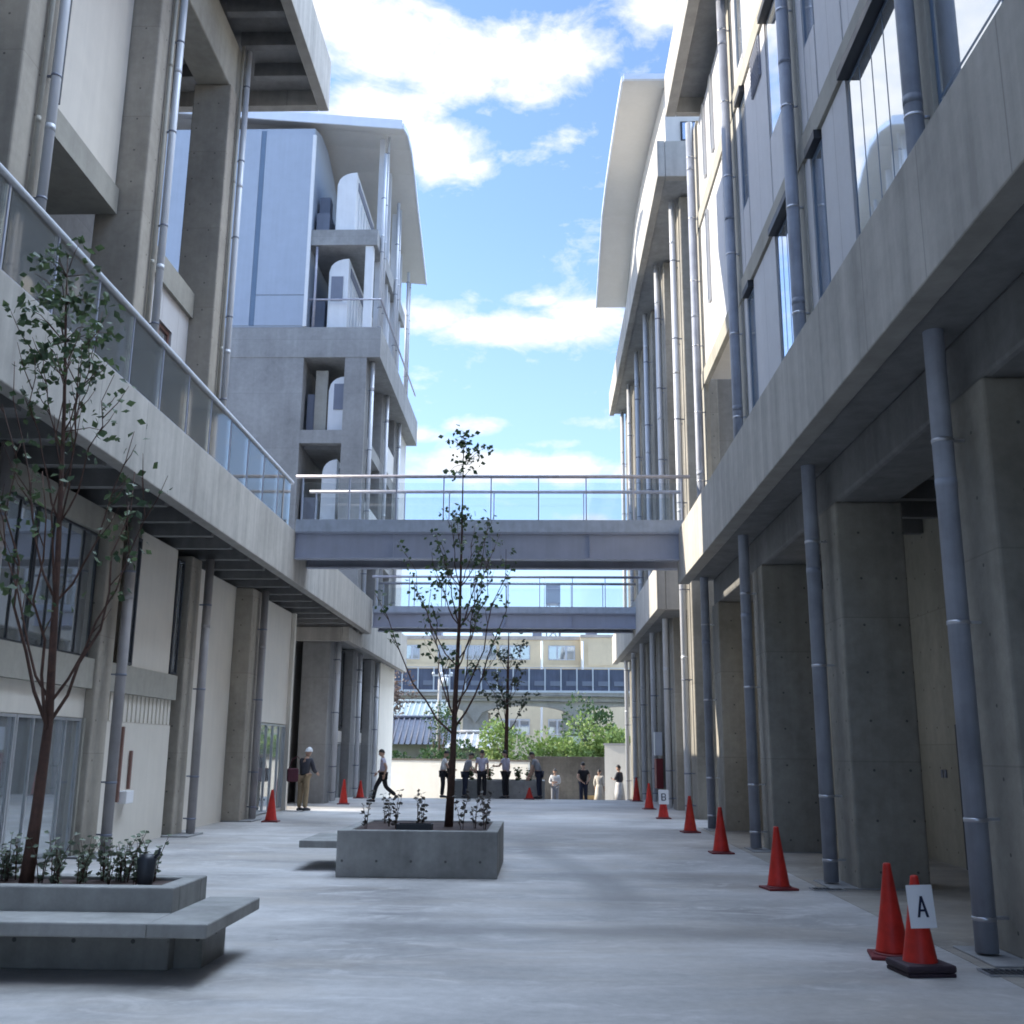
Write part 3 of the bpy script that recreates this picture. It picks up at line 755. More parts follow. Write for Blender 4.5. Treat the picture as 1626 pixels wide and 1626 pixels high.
# nursery pot and tray left in the planters
t = tag(empty('plant_pot', (-3.2, 8.75, .57)), 'black plastic pot standing at the right end of the left planter', 'pot')
m = MB(); m.tube([(0,0,0), (0,0,.02), (0,0,.2), (.0,0,.24)], [.055, .06, .075, .045], 16); m.build('body', m_black, t, local=True)
m = MB(); m.tube([(.05,0,.2), (.09,.01,.24), (.10,.01,.29)], [.014, .012, .01], 8); m.build('spout', m_black, t, local=True)
t = tag(empty('seedling_tray', (-1.75, 14.85, .58)), 'dark plastic tray lying on the soil of the square planter', 'tray')
m = MB(); m.box(-.24, .24, -.13, .13, 0, .012)
for a in ((-.24, .24, -.13, -.118), (-.24, .24, .118, .13), (-.24, -.228, -.118, .118), (.228, .24, -.118, .118)): m.box(*a, .013, .085)
m.build('tray_body', m_black, t, local=True)

# ================================================================== CONES
def cone(label, x, y, h=.73, mat=m_red, weight=False, kind='cone'):
    c = tag(empty('traffic_cone', (x, y, gz(y)), rp.uniform(-.3, .3)), label, 'traffic cone', 'red traffic cones along the plaza edges')
    m = MB(); m.box(-.19, .19, -.19, .19, 0, .028)
    m.tube([(0,0,.028), (0,0,.045)], [.165, .15], 20)
    m.build('base', m_base if weight else m_redd, c, .008, local=True)
    m = MB(); m.tube([(0,0,.045), (0,0,.06), (0,0,h*.6), (0,0,h*.95), (0,0,h-.006), (0,0,h)], [.142, .135, .072, .034, .031, .022], 24)
    m.build('body', mat, c, local=True)
    if weight:
        m = MB(); m.box(-.198, .198, -.195, .195, .0285, .088)
        m.build('weight_slab', m_base, c, .02, local=True)
    return c
cone('red traffic cone carrying the letter A sheet, nearest on the right', 2.94, 8.74, .72, m_red, True)
cone('plain red traffic cone just left of the letter A cone', 2.93, 9.37, .75)
cone('red cone in front of the second drainpipe from the right', 2.95, 13.76, .75)
cone('red cone in front of the third drainpipe from the right', 3.02, 18.45, .75)
cone('red cone farther back, between the B sheet cone and the dark columns', 3.14, 23.07, .75)
cone('small red cone carrying the letter B sheet', 3.1, 27.71, .7)
cone('distant red cone just behind the letter B cone', 3.18, 32.16, .75)
cone('farthest red cone on the right, by the end columns', 3.25, 37.2, .8)
cone('red cone at left beside the last column of the near block', -6.3, 24.96, .72)
cone('distant red cone at left by the piers of the far block', -6.16, 33.25, .75)
cone('farthest small red cone at left near the walking person', -6.35, 37.4, .6)
cone('red cone half hidden behind plants of the left planter', -5.95, 11.2, .73)
cone('tiny red cone at the feet of the bending person', -.45, 37.9, .4)

for lab, x, y in (('dark metal drain grate at the foot of the nearest right drainpipe', 3.62, 8.75), ('dark metal drain grate at the foot of the second right drainpipe', 3.55, 13.75)):
    o = tag(empty('drain_grate', (x, y, .004)), lab, 'drain grate', 'drain grates under the drainpipes')
    m = MB(); m.box(-.2, .2, -.13, -.11, 0, .012); m.box(-.2, .2, .11, .13, 0, .012); m.box(-.2, -.18, -.109, .109, 0, .012); m.box(.18, .2, -.109, .109, 0, .012)
    m.build('rim', m_band, o, local=True)
    m = MB()
    for k in range(8): m.box(-.165+k*.045, -.143+k*.045, -.109, .109, .001, .010)
    m.build('bars', m_black, o, local=True)
def letter_polys(ch, w, h, t):
    if ch == 'A':
        return [[(-w/2, 0), (-w/2+t, 0), (t*.45, h), (-t*.45, h)], [(w/2-t, 0), (w/2, 0), (t*.45, h), (-t*.45, h)], [(-w*.27, h*.27), (w*.27, h*.27), (w*.22, h*.27+t*.85), (-w*.22, h*.27+t*.85)]]
    return [[(-w/2, 0), (-w/2+t, 0), (-w/2+t, h), (-w/2, h)]] + [[(-w/2+t, z), (w/2-t*.7, z), (w/2-t*.7, z+t*.8), (-w/2+t, z+t*.8)] for z in (0, h*.5-t*.4, h-t*.8)] + \
           [[(w/2-t, t*.5), (w/2, t*.6), (w/2, h*.48-t*.2), (w/2-t, h*.48)], [(w/2-t, h*.52), (w/2-t*.1, h*.52+t*.2), (w/2-t*.1, h-t*.6), (w/2-t, h-t*.5)]]
def sheet(label, ch, x, y, z, w, h, tilt, rz):
    s = tag(empty('paper_sign', (x, y, z)), label, 'paper sign', 'lettered paper signs on cones')
    s.rotation_euler = (R(-6), R(tilt), R(rz))
    m = MB(); n = 8; vs = []
    for k in range(n+1):
        u = -w/2 + w*k/n; dy = .010*math.cos(u/w*math.pi*1.2)*-1
        for yy in (dy, dy+.0025):
            vs += [(u, yy, 0), (u, yy, h)]
    fs = []
    for k in range(n):
        a, b = k*4, (k+1)*4
        fs += [(a, b, b+1, a+1), (a+2, a+3, b+3, b+2), (a+1, b+1, b+3, a+3), (a, a+2, b+2, b)]
    fs += [(0, 1, 3, 2), (n*4, n*4+2, n*4+3, n*4+1)]
    m.add(vs, fs); m.build('sheet', m_paper, s, local=True)
    m = MB(); lw, lh = w*.44, h*.49
    for i, poly in enumerate(letter_polys(ch, lw, lh, w*.095)):
        pz = [(px, h*.25 + pzv) for px, pzv in poly]
        m.prism_y(pz, -.0145 - i*.0004, -.0115)
    m.build('letter', m_ink, s, local=True)
    return s
sheet('white sheet with a dark letter A hung on the nearest cone', 'A', 2.95, 8.62, .345, .205, .315, -1.5, 3)
sheet('white sheet with a letter B hung on a distant cone', 'B', 3.1, 27.58, .36, .26, .36, 0, 0)

# ================================================================== PEOPLE
def skin_mesh(verts, edges, radii, sub=2):
    me = bpy.data.meshes.new('tmp'); me.from_pydata(verts, edges, [])
    o = bpy.data.objects.new('tmp', me); COL.objects.link(o)
    o.modifiers.new('s', 'SKIN'); sb = o.modifiers.new('u', 'SUBSURF'); sb.levels = sub; sb.render_levels = sub
    if not me.skin_vertices: me.skin_vertices.new() if hasattr(me.skin_vertices, 'new') else None
    for i, r in enumerate(radii):
        sv = me.skin_vertices[0].data[i]; sv.radius = (r, r); sv.use_root = (i == 0)
    dg = bpy.context.evaluated_depsgraph_get(); dg.update()
    out = bpy.data.meshes.new_from_object(o.evaluated_get(dg))
    bpy.data.objects.remove(o); bpy.data.meshes.remove(me)
    return out
def finish(me, name, mat, parent):
    me.materials.clear(); me.materials.append(mat); me.name = name
    me.polygons.foreach_set('use_smooth', [True]*len(me.polygons))
    o = bpy.data.objects.new(name, me); COL.objects.link(o); o.parent = parent; return o
def person(label, loc, face, scale, shirt, trousers, pose=None, lean=0.0, hair=m_hair, sleeve=.5, skirt=False, helmet=False, group='people standing around the far planter'):
    J = {'pel': (0,0,.93), 'wai': (0,0,1.06), 'che': (0,.01,1.26), 'nec': (0,0,1.42), 'hea': (0,.015,1.49),
         'shL': (-.165,0,1.37), 'shR': (.165,0,1.37), 'elL': (-.215,-.02,1.09), 'elR': (.215,-.02,1.09), 'wrL': (-.215,.06,.86), 'wrR': (.215,.06,.86),
         'hiL': (-.085,0,.88), 'hiR': (.085,0,.88), 'knL': (-.095,.015,.49), 'knR': (.095,.015,.49), 'anL': (-.1,-.02,.085), 'anR': (.1,-.02,.085), 'toL': (-.11,.14,.03), 'toR': (.11,.14,.03)}
    J.update(pose or {})
    if lean:
        c, s = math.cos(lean), math.sin(lean)
        for k in ('wai', 'che', 'nec', 'hea', 'shL', 'shR', 'elL', 'elR', 'wrL', 'wrR'):
            x, y, z = J[k]; dz = z-.93
            J[k] = (x, y*c + dz*s, .93 + dz*c - y*s)
    J = {k: Vector(v) for k, v in J.items()}
    p = tag(empty('person', loc, face), label, 'person', group); p.scale = (scale,)*3
    names = ['pel','wai','che','nec','hea','shL','elL','wrL','shR','elR','wrR','hiL','knL','anL','toL','hiR','knR','anR','toR']
    rad = [.115,.105,.12,.052,.055,.058,.042,.030,.058,.042,.030,.085,.055,.040,.034,.085,.055,.040,.034]
    ed = [(0,1),(1,2),(2,3),(3,4),(2,5),(5,6),(6,7),(2,8),(8,9),(9,10),(0,11),(11,12),(12,13),(13,14),(0,15),(15,16),(16,17),(17,18)]
    body = skin_mesh([J[n] for n in names], ed, rad, 1)
    bm = bmesh.new(); bm.from_mesh(body)
    up_ = (J['hea'] - J['nec']).normalized(); hc = J['hea'] + up_*.10
    rot = Vector((0,0,1)).rotation_difference(up_).to_matrix().to_4x4()
    T = Matrix.Translation(hc) @ rot
    bmesh.ops.create_uvsphere(bm, u_segments=14, v_segments=10, radius=1, matrix=T @ Matrix.Diagonal((.076, .095, .118, 1)))
    bmesh.ops.create_uvsphere(bm, u_segments=6, v_segments=5, radius=1, matrix=T @ Matrix.Translation((0, .095, -.015)) @ Matrix.Diagonal((.012, .018, .026, 1)))
    bmesh.ops.create_uvsphere(bm, u_segments=6, v_segments=5, radius=1, matrix=T @ Matrix.Translation((0, .086, -.062)) @ Matrix.Diagonal((.026, .01, .009, 1)))
    for s in (-1, 1):
        bmesh.ops.create_uvsphere(bm, u_segments=6, v_segments=5, radius=1, matrix=T @ Matrix.Translation((s*.077, 0, -.01)) @ Matrix.Diagonal((.01, .022, .032, 1)))
    for s, e, w in (('L', 'elL', 'wrL'), ('R', 'elR', 'wrR')):
        d = (J[w] - J[e]).normalized(); q = Vector((0,0,-1)).rotation_difference(d).to_matrix().to_4x4(); H = Matrix.Translation(J[w]) @ q
        bmesh.ops.create_uvsphere(bm, u_segments=8, v_segments=6, radius=1, matrix=H @ Matrix.Translation((0,0,-.05)) @ Matrix.Diagonal((.016, .04, .055, 1)))
        for k, ln in enumerate((.062, .075, .07, .055)):
            bmesh.ops.create_cone(bm, cap_ends=True, segments=6, radius1=.006, radius2=.009, depth=ln, matrix=H @ Matrix.Translation((.012, -.028+k*.0187, -.09-ln/2)) @ Matrix.Rotation(.25, 4, 'Y'))
        bmesh.ops.create_cone(bm, cap_ends=True, segments=6, radius1=.007, radius2=.010, depth=.06, matrix=H @ Matrix.Translation((.008, .05, -.06)) @ Matrix.Rotation(-.5, 4, 'X'))
    bm.to_mesh(body); bm.free()
    finish(body, 'body', m_skin, p)
    # clothing
    def mid(a, b, t): return J[a].lerp(J[b], t)
    sl = [mid('shL', 'elL', sleeve*2) if sleeve < .5 else mid('elL', 'wrL', (sleeve-.5)*2), mid('shR', 'elR', sleeve*2) if sleeve < .5 else mid('elR', 'wrR', (sleeve-.5)*2)]
    v = [J['pel']-Vector((0,0,.03)), J['wai'], J['che'], mid('che', 'nec', .8), J['shL'], J['elL'] if sleeve >= .5 else mid('shL', 'elL', sleeve), sl[0], J['shR'], J['elR'] if sleeve >= .5 else mid('shR', 'elR', sleeve), sl[1]]
    finish(skin_mesh(v, [(0,1),(1,2),(2,3),(2,4),(4,5),(5,6),(2,7),(7,8),(8,9)], [.142,.132,.142,.07,.076,.06,.052,.076,.06,.052], 1), 'shirt', CL[shirt], p)
    if skirt:
        m = MB(); c0 = J['pel']
        m.tube([c0+Vector((0,0,.1)), c0, c0-Vector((0,0,.3)), c0-Vector((0,0,.6))], [.125, .16, .2, .235], 16); o = m.build('skirt', CL[trousers], p, local=True)
    else:
        v = [J['pel'], J['hiL'], J['knL'], J['anL'], J['hiR'], J['knR'], J['anR']]
        finish(skin_mesh(v, [(0,1),(1,2),(2,3),(0,4),(4,5),(5,6)], [.135,.105,.078,.066,.105,.078,.066], 1), 'trousers', CL[trousers], p)
    for s in 'LR':
        m = MB(); a, t = J['an'+s], J['to'+s]; d = t-a; d.z = 0; d = d.normalized() if d.length > .01 else Vector((0,1,0))
        m.tube([a - d*.07 + Vector((0,0,-.035)), a + Vector((0,0,-.02)), a.lerp(t, .6) + Vector((0,0,.005)), t + d*.05 + Vector((0,0,.01))], [.035, .05, .045, .028], 10)
        m.build('shoe', m_black, p, local=True)
    m = MB(); vs = []; fs = []; n = 14
    rows = [(.0, 1.0), (.35, .94), (.65, .76), (.88, .47), (1.0, .05)]
    HR = 1.12 if not helmet else 1.3
    for zi, ri in rows:
        for k in range(n):
            a = 2*math.pi*k/n
            front = max(0, math.sin(a))
            zz = (.02 + .05*front if zi == 0 else .0) - (.055*max(0, -math.sin(a)) if zi == 0 else 0)
            vs.append(T @ Vector((math.cos(a)*.076*HR*ri, math.sin(a)*.095*HR*ri, zi*.118*HR + zz)))
    for r_ in range(len(rows)-1):
        for k in range(n): fs.append((r_*n+k, r_*n+(k+1) % n, (r_+1)*n+(k+1) % n, (r_+1)*n+k))
    fs.append(tuple((len(rows)-1)*n+k for k in range(n)))
    m.add(vs, fs, True); m.build('helmet' if helmet else 'hair', hair, p, local=True)
    return p
walk = {'knL': (-.09, .22, .52), 'anL': (-.09, .30, .10), 'toL': (-.1, .46, .06), 'knR': (.09, -.08, .50), 'anR': (.09, -.42, .24), 'toR': (.1, -.38, .08),
        'elL': (-.22, -.14, 1.12), 'wrL': (-.22, -.06, .9), 'elR': (.22, .06, 1.1), 'wrR': (.2, .22, .96)}
G2 = 'people standing beyond the end of the plaza'
person('person walking to the left in pale lavender shirt and dark trousers', (-5.1, 34.3, 0), R(92), .98, 'lavender', 'black', walk, .06, sleeve=.3, group='people on the plaza')
reach = {'elL': (-.2, .14, 1.12), 'wrL': (-.16, .34, 1.08), 'elR': (.2, .14, 1.12), 'wrR': (.16, .34, 1.08)}
fz = gz(38.4)
person('person in white shirt at the left end of the far group, facing right', (-3.55, 38.2, 0), R(-80), .97, 'white', 'black', reach, .12, sleeve=.3)
person('person in black clothes partly hidden behind the slender tree trunk', (-3.3, 38.35, fz), R(-60), .95, 'black', 'black', {}, .15, sleeve=.8)
person('person in grey shirt bending just right of the tree trunk', (-2.75, 38.2, 0), R(-70), .95, 'grey', 'navy', reach, .3, sleeve=.4)
person('person in lavender shirt and dark trousers seen from behind', (-2.15, 38.15, 0), R(0), .99, 'lavender', 'black', {}, .04, sleeve=.3)
person('person in lavender shirt pointing left, middle of the far planter', (-1.3, 38.2, 0), R(60), .98, 'lavender', 'black', {'elL': (-.2, .15, 1.15), 'wrL': (-.16, .36, 1.15)}, .02, sleeve=.3)
person('person in grey shirt and dark trousers bending over the far planter right end', (-.1, 38.2, 0), R(75), .99, 'grey', 'navy', {'elL': (-.18, .2, 1.1), 'wrL': (-.15, .42, .92), 'elR': (.18, .2, 1.1), 'wrR': (.15, .42, .92)}, .38, sleeve=.3)
person('person in white blouse and grey trousers, arms folded, before the dark wall', (.55, 46.2, -.7), R(175), .95, 'white', 'grey', {'elL': (-.23, .03, 1.1), 'wrL': (.0, .18, 1.12), 'elR': (.23, .03, 1.1), 'wrR': (.02, .2, 1.06)}, 0, sleeve=.8, group=G2)
person('person in black short sleeved shirt and dark trousers, hands behind', (1.75, 45.6, -.66), R(20), 1.1, 'black', 'navy', {'elL': (-.26, -.04, 1.12), 'wrL': (-.12, -.14, .98), 'elR': (.26, -.04, 1.12), 'wrR': (.12, -.14, .98)}, 0, sleeve=.3, group=G2)
person('person dressed all in cream beside the black shirt', (2.45, 46.2, -.7), R(-20), .95, 'cream', 'cream', {}, 0, sleeve=.8, skirt=True, group=G2)
person('person in dark top and white skirt near the white wall end', (3.3, 46.0, -.7), R(60), 1.06, 'charcoal', 'white', {'elL': (-.22, .08, 1.12), 'wrL': (-.1, .25, 1.15)}, 0, sleeve=.5, skirt=True, group=G2)
person('worker in white helmet, dark jacket and tan trousers by the left piers', (-6.55, 29.3, 0), R(-25), 1.0, 'charcoal', 'tan', reach, .2, hair=m_white, sleeve=.9, helmet=True, group='people on the plaza')
t = tag(empty('shoulder_bag', (-6.82, 29.12, .78), R(20)), 'burgundy bag hanging at the side of the helmeted worker', 'bag')
m = MB(); m.box(-.15, .15, -.09, .09, 0, .36); m.build('bag_body', CL['burgundy'], t, .04, local=True)
m = MB(); m.tube([(-.1, 0, .34), (-.02, .02, .6), (.1, .02, .68), (.16, 0, .62)], .012, 6); m.build('strap', CL['burgundy'], t, local=True)
t = tag(empty('wooden_crate', (2.1, 46.6, -.7)), 'small pale wooden crate on the ground between the standing people', 'crate')
m = MB()
for k in range(3): m.box(-.3, .3, -.2, -.18, .02+k*.17, .16+k*.17); m.box(-.3, .3, .18, .2, .02+k*.17, .16+k*.17)
m.build('slat', m_wood, t, local=True)
m = MB()
for a in (-.28, .25): m.box(a, a+.03, -.178, .178, 0, .52)
m.build('end_board', m_wood, t, local=True)

# ================================================================== FAR BACKGROUND
def rotbox(name, mat, label, cat, loc, rz, w, t, h, extra=None):
    o = tag(empty(name, loc, rz), label, cat)
    return o
o = tag(empty('boundary_wall', (-4.0, 51.5, -.7), R(-24)), 'white rendered boundary wall at the far end of the plaza', 'wall')
m = MB(); m.box(-6.5, 3.7, -.1, .1, -.4, 1.86); m.build('wall_body', m_wwall, o, local=True)
m = MB(); m.box(-6.55, 3.75, -.14, .14, 1.863, 1.95); m.build('coping', m_stone, o, local=True)
o = tag(empty('retaining_wall', (1.3, 53.5, -.7)), 'dark weathered block wall behind the standing people', 'wall')
m = MB(); m.box(-2.0, 2.6, -.15, .15, -.4, 2.0); m.build('wall_body', m_stone, o, local=True)
m = MB(); m.box(-2.05, 2.65, -.2, .2, 2.003, 2.1); m.build('coping', m_stone, o, local=True)
o = tag(empty('gate_wall', (3.9, 50.5, -.7), R(-15)), 'white wall end piece closing the plaza at right', 'wall')
m = MB(); m.box(-.95, 2.5, -.12, .12, -.4, 2.65); m.build('wall_body', m_wwall, o, local=True)
m = MB(); m.box(-1.0, 2.55, -.17, .17, 2.653, 2.75); m.build('coping', m_pole, o, local=True)

def shrub(name, label, x, y, z, rx, ry, rz_, mat, n, size, seed, cat='shrub', group=None, trunk=0.0):
    rr = random.Random(seed)
    o = tag(empty(name, (x, y, z)), label, cat, group)
    lf = MB(); st = MB()
    lobes = [(Vector((rr.uniform(-.6,.6)*rx, rr.uniform(-.6,.6)*ry, trunk + rz_*rr.uniform(.35, 1.35))), rr.uniform(.35, .6)) for _ in range(9)]
    for c, q in lobes:
        st.tube([(0,0,-.3), (c.x*.4, c.y*.4, max(.05, c.z*.5)), tuple(c)], [.04+trunk*.02, .025, .008], 6)
        for _ in range(n//9):
            v = Vector((rr.gauss(0,1), rr.gauss(0,1), rr.gauss(0,1))).normalized() * rr.uniform(.5, 1.0)**.6
            leaf(lf, c + Vector((v.x*rx*q, v.y*ry*q, v.z*rz_*q)), (v.x+rr.uniform(-.6,.6), v.y+rr.uniform(-.6,.6), v.z+rr.uniform(-.5,.8)), size*rr.uniform(.6, 1.3), rr)
    st.build('trunk' if trunk else 'stem', m_bark, o, local=True); lf.build('crown' if trunk else 'foliage', mat, o, local=True)
    return o
GS = 'shrubs behind the boundary walls'
for lab, x, y, rx, h, mt, sd in (
    ('bright green shrub behind the wall just right of the tree trunk', -1.6, 57, 1.6, 1.35, m_shrub, 1),
    ('bright green rounded shrub left of the white signs', .3, 57.5, 1.5, 1.2, m_shrub, 2),
    ('yellow green low shrub under the white signs', 1.7, 57.2, 1.2, .95, m_shrub, 3),
    ('large feathery bright green shrub right of the white signs', 3.1, 57.6, 1.6, 1.4, m_shrub, 4),
    ('dark round shrub behind the bright green ones', 2.6, 60.5, 1.5, 1.7, m_shrubd, 5),
    ('low green shrub next to the right hand wall end', 4.8, 57.5, 1.4, 1.3, m_shrub, 6),
    ('olive hedge behind the white wall at left', -5.2, 56.5, 1.6, 1.0, m_shrubd, 7),
    ('olive hedge behind the white wall beside the far block', -7.9, 56.5, 1.6, 1.0, m_shrubd, 8)):
    shrub('garden_shrub', lab, x, y, -.7, rx*1.1, 1.2, h*1.75, mt, 2600, .2, sd, 'shrub', GS)
shrub('garden_tree', 'light green tree at the right edge behind the shrubs', 5.9, 62, -.7, 1.5, 1.3, 1.9, m_shrub, 1500, .2, 15, 'tree', None, 2.2)
shrub('garden_tree', 'sparse reddish brown tree left of the utility pole', -8.7, 60, -.7, 1.9, 1.3, 1.9, m_brownleaf, 1300, .19, 16, 'tree', None, 3.6)
shrub('garden_tree', 'small dark tree beside the utility pole', -5.9, 61, -.7, 1.0, 1.0, 1.4, m_shrubd, 500, .17, 17, 'tree', None, 2.6)
# white small signs on posts
for lab, x in (('left one of two blank white signboards above the shrubs', .72), ('right one of two blank white signboards above the shrubs', 1.75)):
    o = tag(empty('signboard', (x, 59, -.7)), lab, 'sign', 'white signboards above the shrubs')
    m = MB(); m.box(-.4, .4, -.02, .02, 2.75, 3.2); m.build('board', m_paper, o, local=True)
    m = MB(); m.cyl(-.3, .04, 0, 3.1, .025, 8); m.cyl(.3, .04, 0, 3.1, .025, 8); m.build('post', m_pole, o, local=True)
# houses with tiled roofs
def house(label, x, y, w, d, hz, rt_, roofm, wallm, rz=0):
    o = tag(empty('tiled_house', (x, y, -.7), rz), label, 'house')
    B2 = MB(); B2.box(-w/2, w/2, -d/2, d/2, 0, hz); B2.build('wall', wallm, o, local=True)
    m = MB(); e = .5; m.add([(-w/2-e,-d/2-e,hz), (w/2+e,-d/2-e,hz), (w/2+e*.2,0,hz+rt_), (-w/2-e*.2,0,hz+rt_), (-w/2-e,d/2+e,hz), (w/2+e,d/2+e,hz)], [(0,1,2,3), (3,2,5,4), (0,3,4), (1,5,2), (0,4,5,1)])
    n = int(w/.3)
    for k in range(n+1):
        xx = -w/2-e*.8 + (w+1.6*e)*k/n; m.tube([(xx, -d/2-e, hz+.04), (xx*.97, -.05, hz+rt_+.02)], .05, 5)
    m.tube([(-w/2-e*.3, 0, hz+rt_+.05), (w/2+e*.3, 0, hz+rt_+.05)], .13, 8)
    m.build('roof', roofm, o, local=True)
    m = MB(); m.box(-w*.3, -w*.05, -d/2-.03, -d/2-.002, .8, 1.9); m.box(w*.1, w*.35, -d/2-.03, -d/2-.002, .8, 1.9); m.build('window', m_black, o, local=True)
    return o
house('house with blue grey tiled roof left of the utility pole', -8.6, 66, 5.6, 4, 2.7, 1.6, m_tile, m_cream)
house('low house with pale ribbed tile roof right of the utility pole', -4.2, 65, 2.6, 3, 2.5, .9, m_tilew, m_cream)
o = house('house with pale green metal roof behind the tiled one', -9.2, 71, 5.0, 4, 4.3, 1.2, m_green, m_cream)
# utility pole
o = tag(empty('utility_pole', (-6.15, 63, -.7)), 'concrete utility pole with crossarm and white insulators', 'utility pole')
m = MB(); m.tube([(0,0,-.3), (0,0,7.4)], [.15, .11], 12); m.build('pole', m_pole, o, local=True)
m = MB(); m.box(-.45, .75, -.05, .05, 6.7, 6.8); m.box(-.3, .4, -.05, .05, 5.8, 5.88); m.build('crossarm', m_paper, o, local=True)
m = MB(); m.tube([(.3, -.18, 6.1), (.3, -.18, 6.13), (.3, -.18, 6.6), (.3, -.18, 6.64)], [.12, .22, .22, .12], 14); m.build('transformer', m_paper, o, local=True)
for x, z in ((-.4, 6.86), (.1, 6.86), (.7, 6.86), (-.15, 4.9), (-.15, 4.1)):
    m = MB(); m.tube([(x, -.12, z-.08), (x, -.12, z), (x, -.12, z+.08)], [.05, .09, .04], 8); m.build('insulator', m_paper, o, local=True)
for zc, lab in ((5.45, 'upper black overhead cable crossing from the utility pole'), (5.1, 'lower black overhead cable crossing from the utility pole')):
    m = MB(); m.tube([(-30 + k*3.2, 63.0 + .05*k, zc - .35 - .25*math.sin(math.pi*((k*3.2 % 25)/25))) for k in range(17)], .014, 5)
    tag(m.build('overhead_cable', m_black), lab, 'cable', 'overhead cables at the pole')
# railway viaduct
V = tag(empty('railway_viaduct', (0, 82, -.7)), 'long concrete viaduct with dark blue barrier panels in front of the yellow building', 'viaduct')
m = MB(); m.box(-40, 40, 80, 86, 5.35, 5.95); m.box(-40, 40, 79.7, 79.99, 5.7, 6.1); m.build('deck', m_cream, V)
for k, xc in enumerate((-29, -22, -13.4, -5.1, 2.55, 10.4, 18, 26)):
    B('pier', m_cream, V, (xc-.95, xc+.95, 80.6, 81.6, -.7, 4.6), (xc-.95, xc+.95, 84.2, 85.2, -.7, 4.6))
xs_ = [-29, -22, -13.4, -5.1, 2.55, 10.4, 18, 26]
m = MB()
for a, b in zip(xs_, xs_[1:]):
    n = 14; vs = []; 
    for k in range(n+1):
        q = k/n; x = a + (b-a)*q; z = 3.7 + 1.35*math.sqrt(max(0, 1-(2*q-1)**2))**.8
        vs += [(x, 80.3, z), (x, 80.3, 5.348), (x, 81.9, z), (x, 81.9, 5.348)]
    fs = []
    for k in range(n):
        i, j = k*4, (k+1)*4
        fs += [(i, j, j+1, i+1), (i+2, i+3, j+3, j+2), (i, i+2, j+2, j)]
    m.add(vs, fs)
m.build('arch_girder', m_cream, V)
B('barrier', m_navy, V, (-40, 40, 79.86, 79.95, 6.1, 7.75))
m = MB(); x = -24.0
while x < 24: m.box(x-.05, x+.05, 79.76, 79.855, 6.1, 7.8); x += 1.21
m.box(-40, 40, 79.78, 79.857, 7.82, 7.88); m.box(-40, 40, 79.66, 79.698, 5.98, 6.14); m.build('barrier_posts', m_pipew, V)
m = MB(); x = -23.6
while x < 24: m.box(x, x+.8, 79.80, 79.858, 6.5, 6.85); x += 1.21
m.build('barrier_plates', m_louvre, V)
# yellow building
Yb = tag(empty('yellow_building', (-5, 115, -.7)), 'long yellow rendered building with window rows behind the viaduct', 'building')
B('wall', m_yellow, Yb, (-34, 3.95, 110, 124, -.7, 13.1), (3.96, 20, 109.2, 124, -.7, 13.3))
B('parapet', m_cream, Yb, (-34.1, 3.94, 109.85, 124, 13.11, 13.5), (3.955, 20, 109.05, 124, 13.31, 13.6))
B('cornice', m_yellow, Yb, (-34, 3.94, 109.75, 109.99, 10.25, 10.5))
def px(x): return (x-861)/1650*110*1.028
for a, b in ((600, 622), (648, 672), (700, 736), (742, 790), (795, 842), (870, 911)):
    for z0, z1 in ((11.0, 12.5), (7.2, 8.7), (3.3, 4.9)):
        f = B('window', m_alu, Yb, (px(a), px(b), 109.93, 109.998, z0, z1))
        n = max(2, int((b-a)/12)); w = (px(b)-px(a))/n
        m = MB()
        for k in range(n): m.box(px(a)+w*k+.1, px(a)+w*(k+1)-.1, 109.9, 109.94, z0+.1, z1-.1)
        m.build('pane', m_glassd, f)
for x in (860, 922): 
    m = MB(); m.cyl(px(x), 109.0, -.6, 12.9, .12, 8); m.build('drainpipe', m_panel, Yb)
B('blind_panel', m_yellow, Yb, (px(930), px(970), 109.12, 109.198, 10.4, 12.6))
B('rooftop_unit', m_louvre, Yb, (px(682), px(699), 114, 116, 13.5, 14.5), (px(765), px(781), 114, 116, 13.5, 14.5), (px(930), px(948), 114, 116, 13.6, 14.3), (px(845), px(860), 114, 116, 13.5, 14.5))
m = MB()
for x in (875, 882, 890, 935, 943): m.cyl(px(x), 115, 13.4, 15.6, .05, 6)
m.build('rooftop_mast', m_pole, Yb)
tk = B('water_tank', m_louvre, Yb, (.35, 1.95, 113, 115, 17.4, 19.5))
m = MB()
for x in (.45, 1.85):
    for y in (113.1, 114.9): m.cyl(x, y, 13.4, 17.4, .07, 6)
for k in range(3): m.tube([(.45, 113.1, 13.6+k*1.3), (1.85, 113.1, 14.8+k*1.3)], .04, 5); m.tube([(1.85, 113.1, 13.6+k*1.3), (.45, 113.1, 14.8+k*1.3)], .04, 5)
m.build('tank_frame', m_louvre, tk)
m = MB(); m.cyl(.2, 113, 17, 20.4, .04, 6); m.build('mast', m_pole, tk)

# ================================================================== LIGHT
SUN_EL, SUN_AZ = R(27), R(-79)          # azimuth from +Y (plaza axis), negative = left
sd = Vector((math.sin(SUN_AZ)*math.cos(SUN_EL), math.cos(SUN_AZ)*math.cos(SUN_EL), math.sin(SUN_EL)))
sl = bpy.data.lights.new('sun', 'SUN'); sl.energy = 2.3; sl.angle = R(.53); sl.color = (1, .9, .74)
so = bpy.data.objects.new('sun', sl); COL.objects.link(so); so.rotation_euler = sd.to_track_quat('Z', 'Y').to_euler(); so.location = (-40, 10, 60)

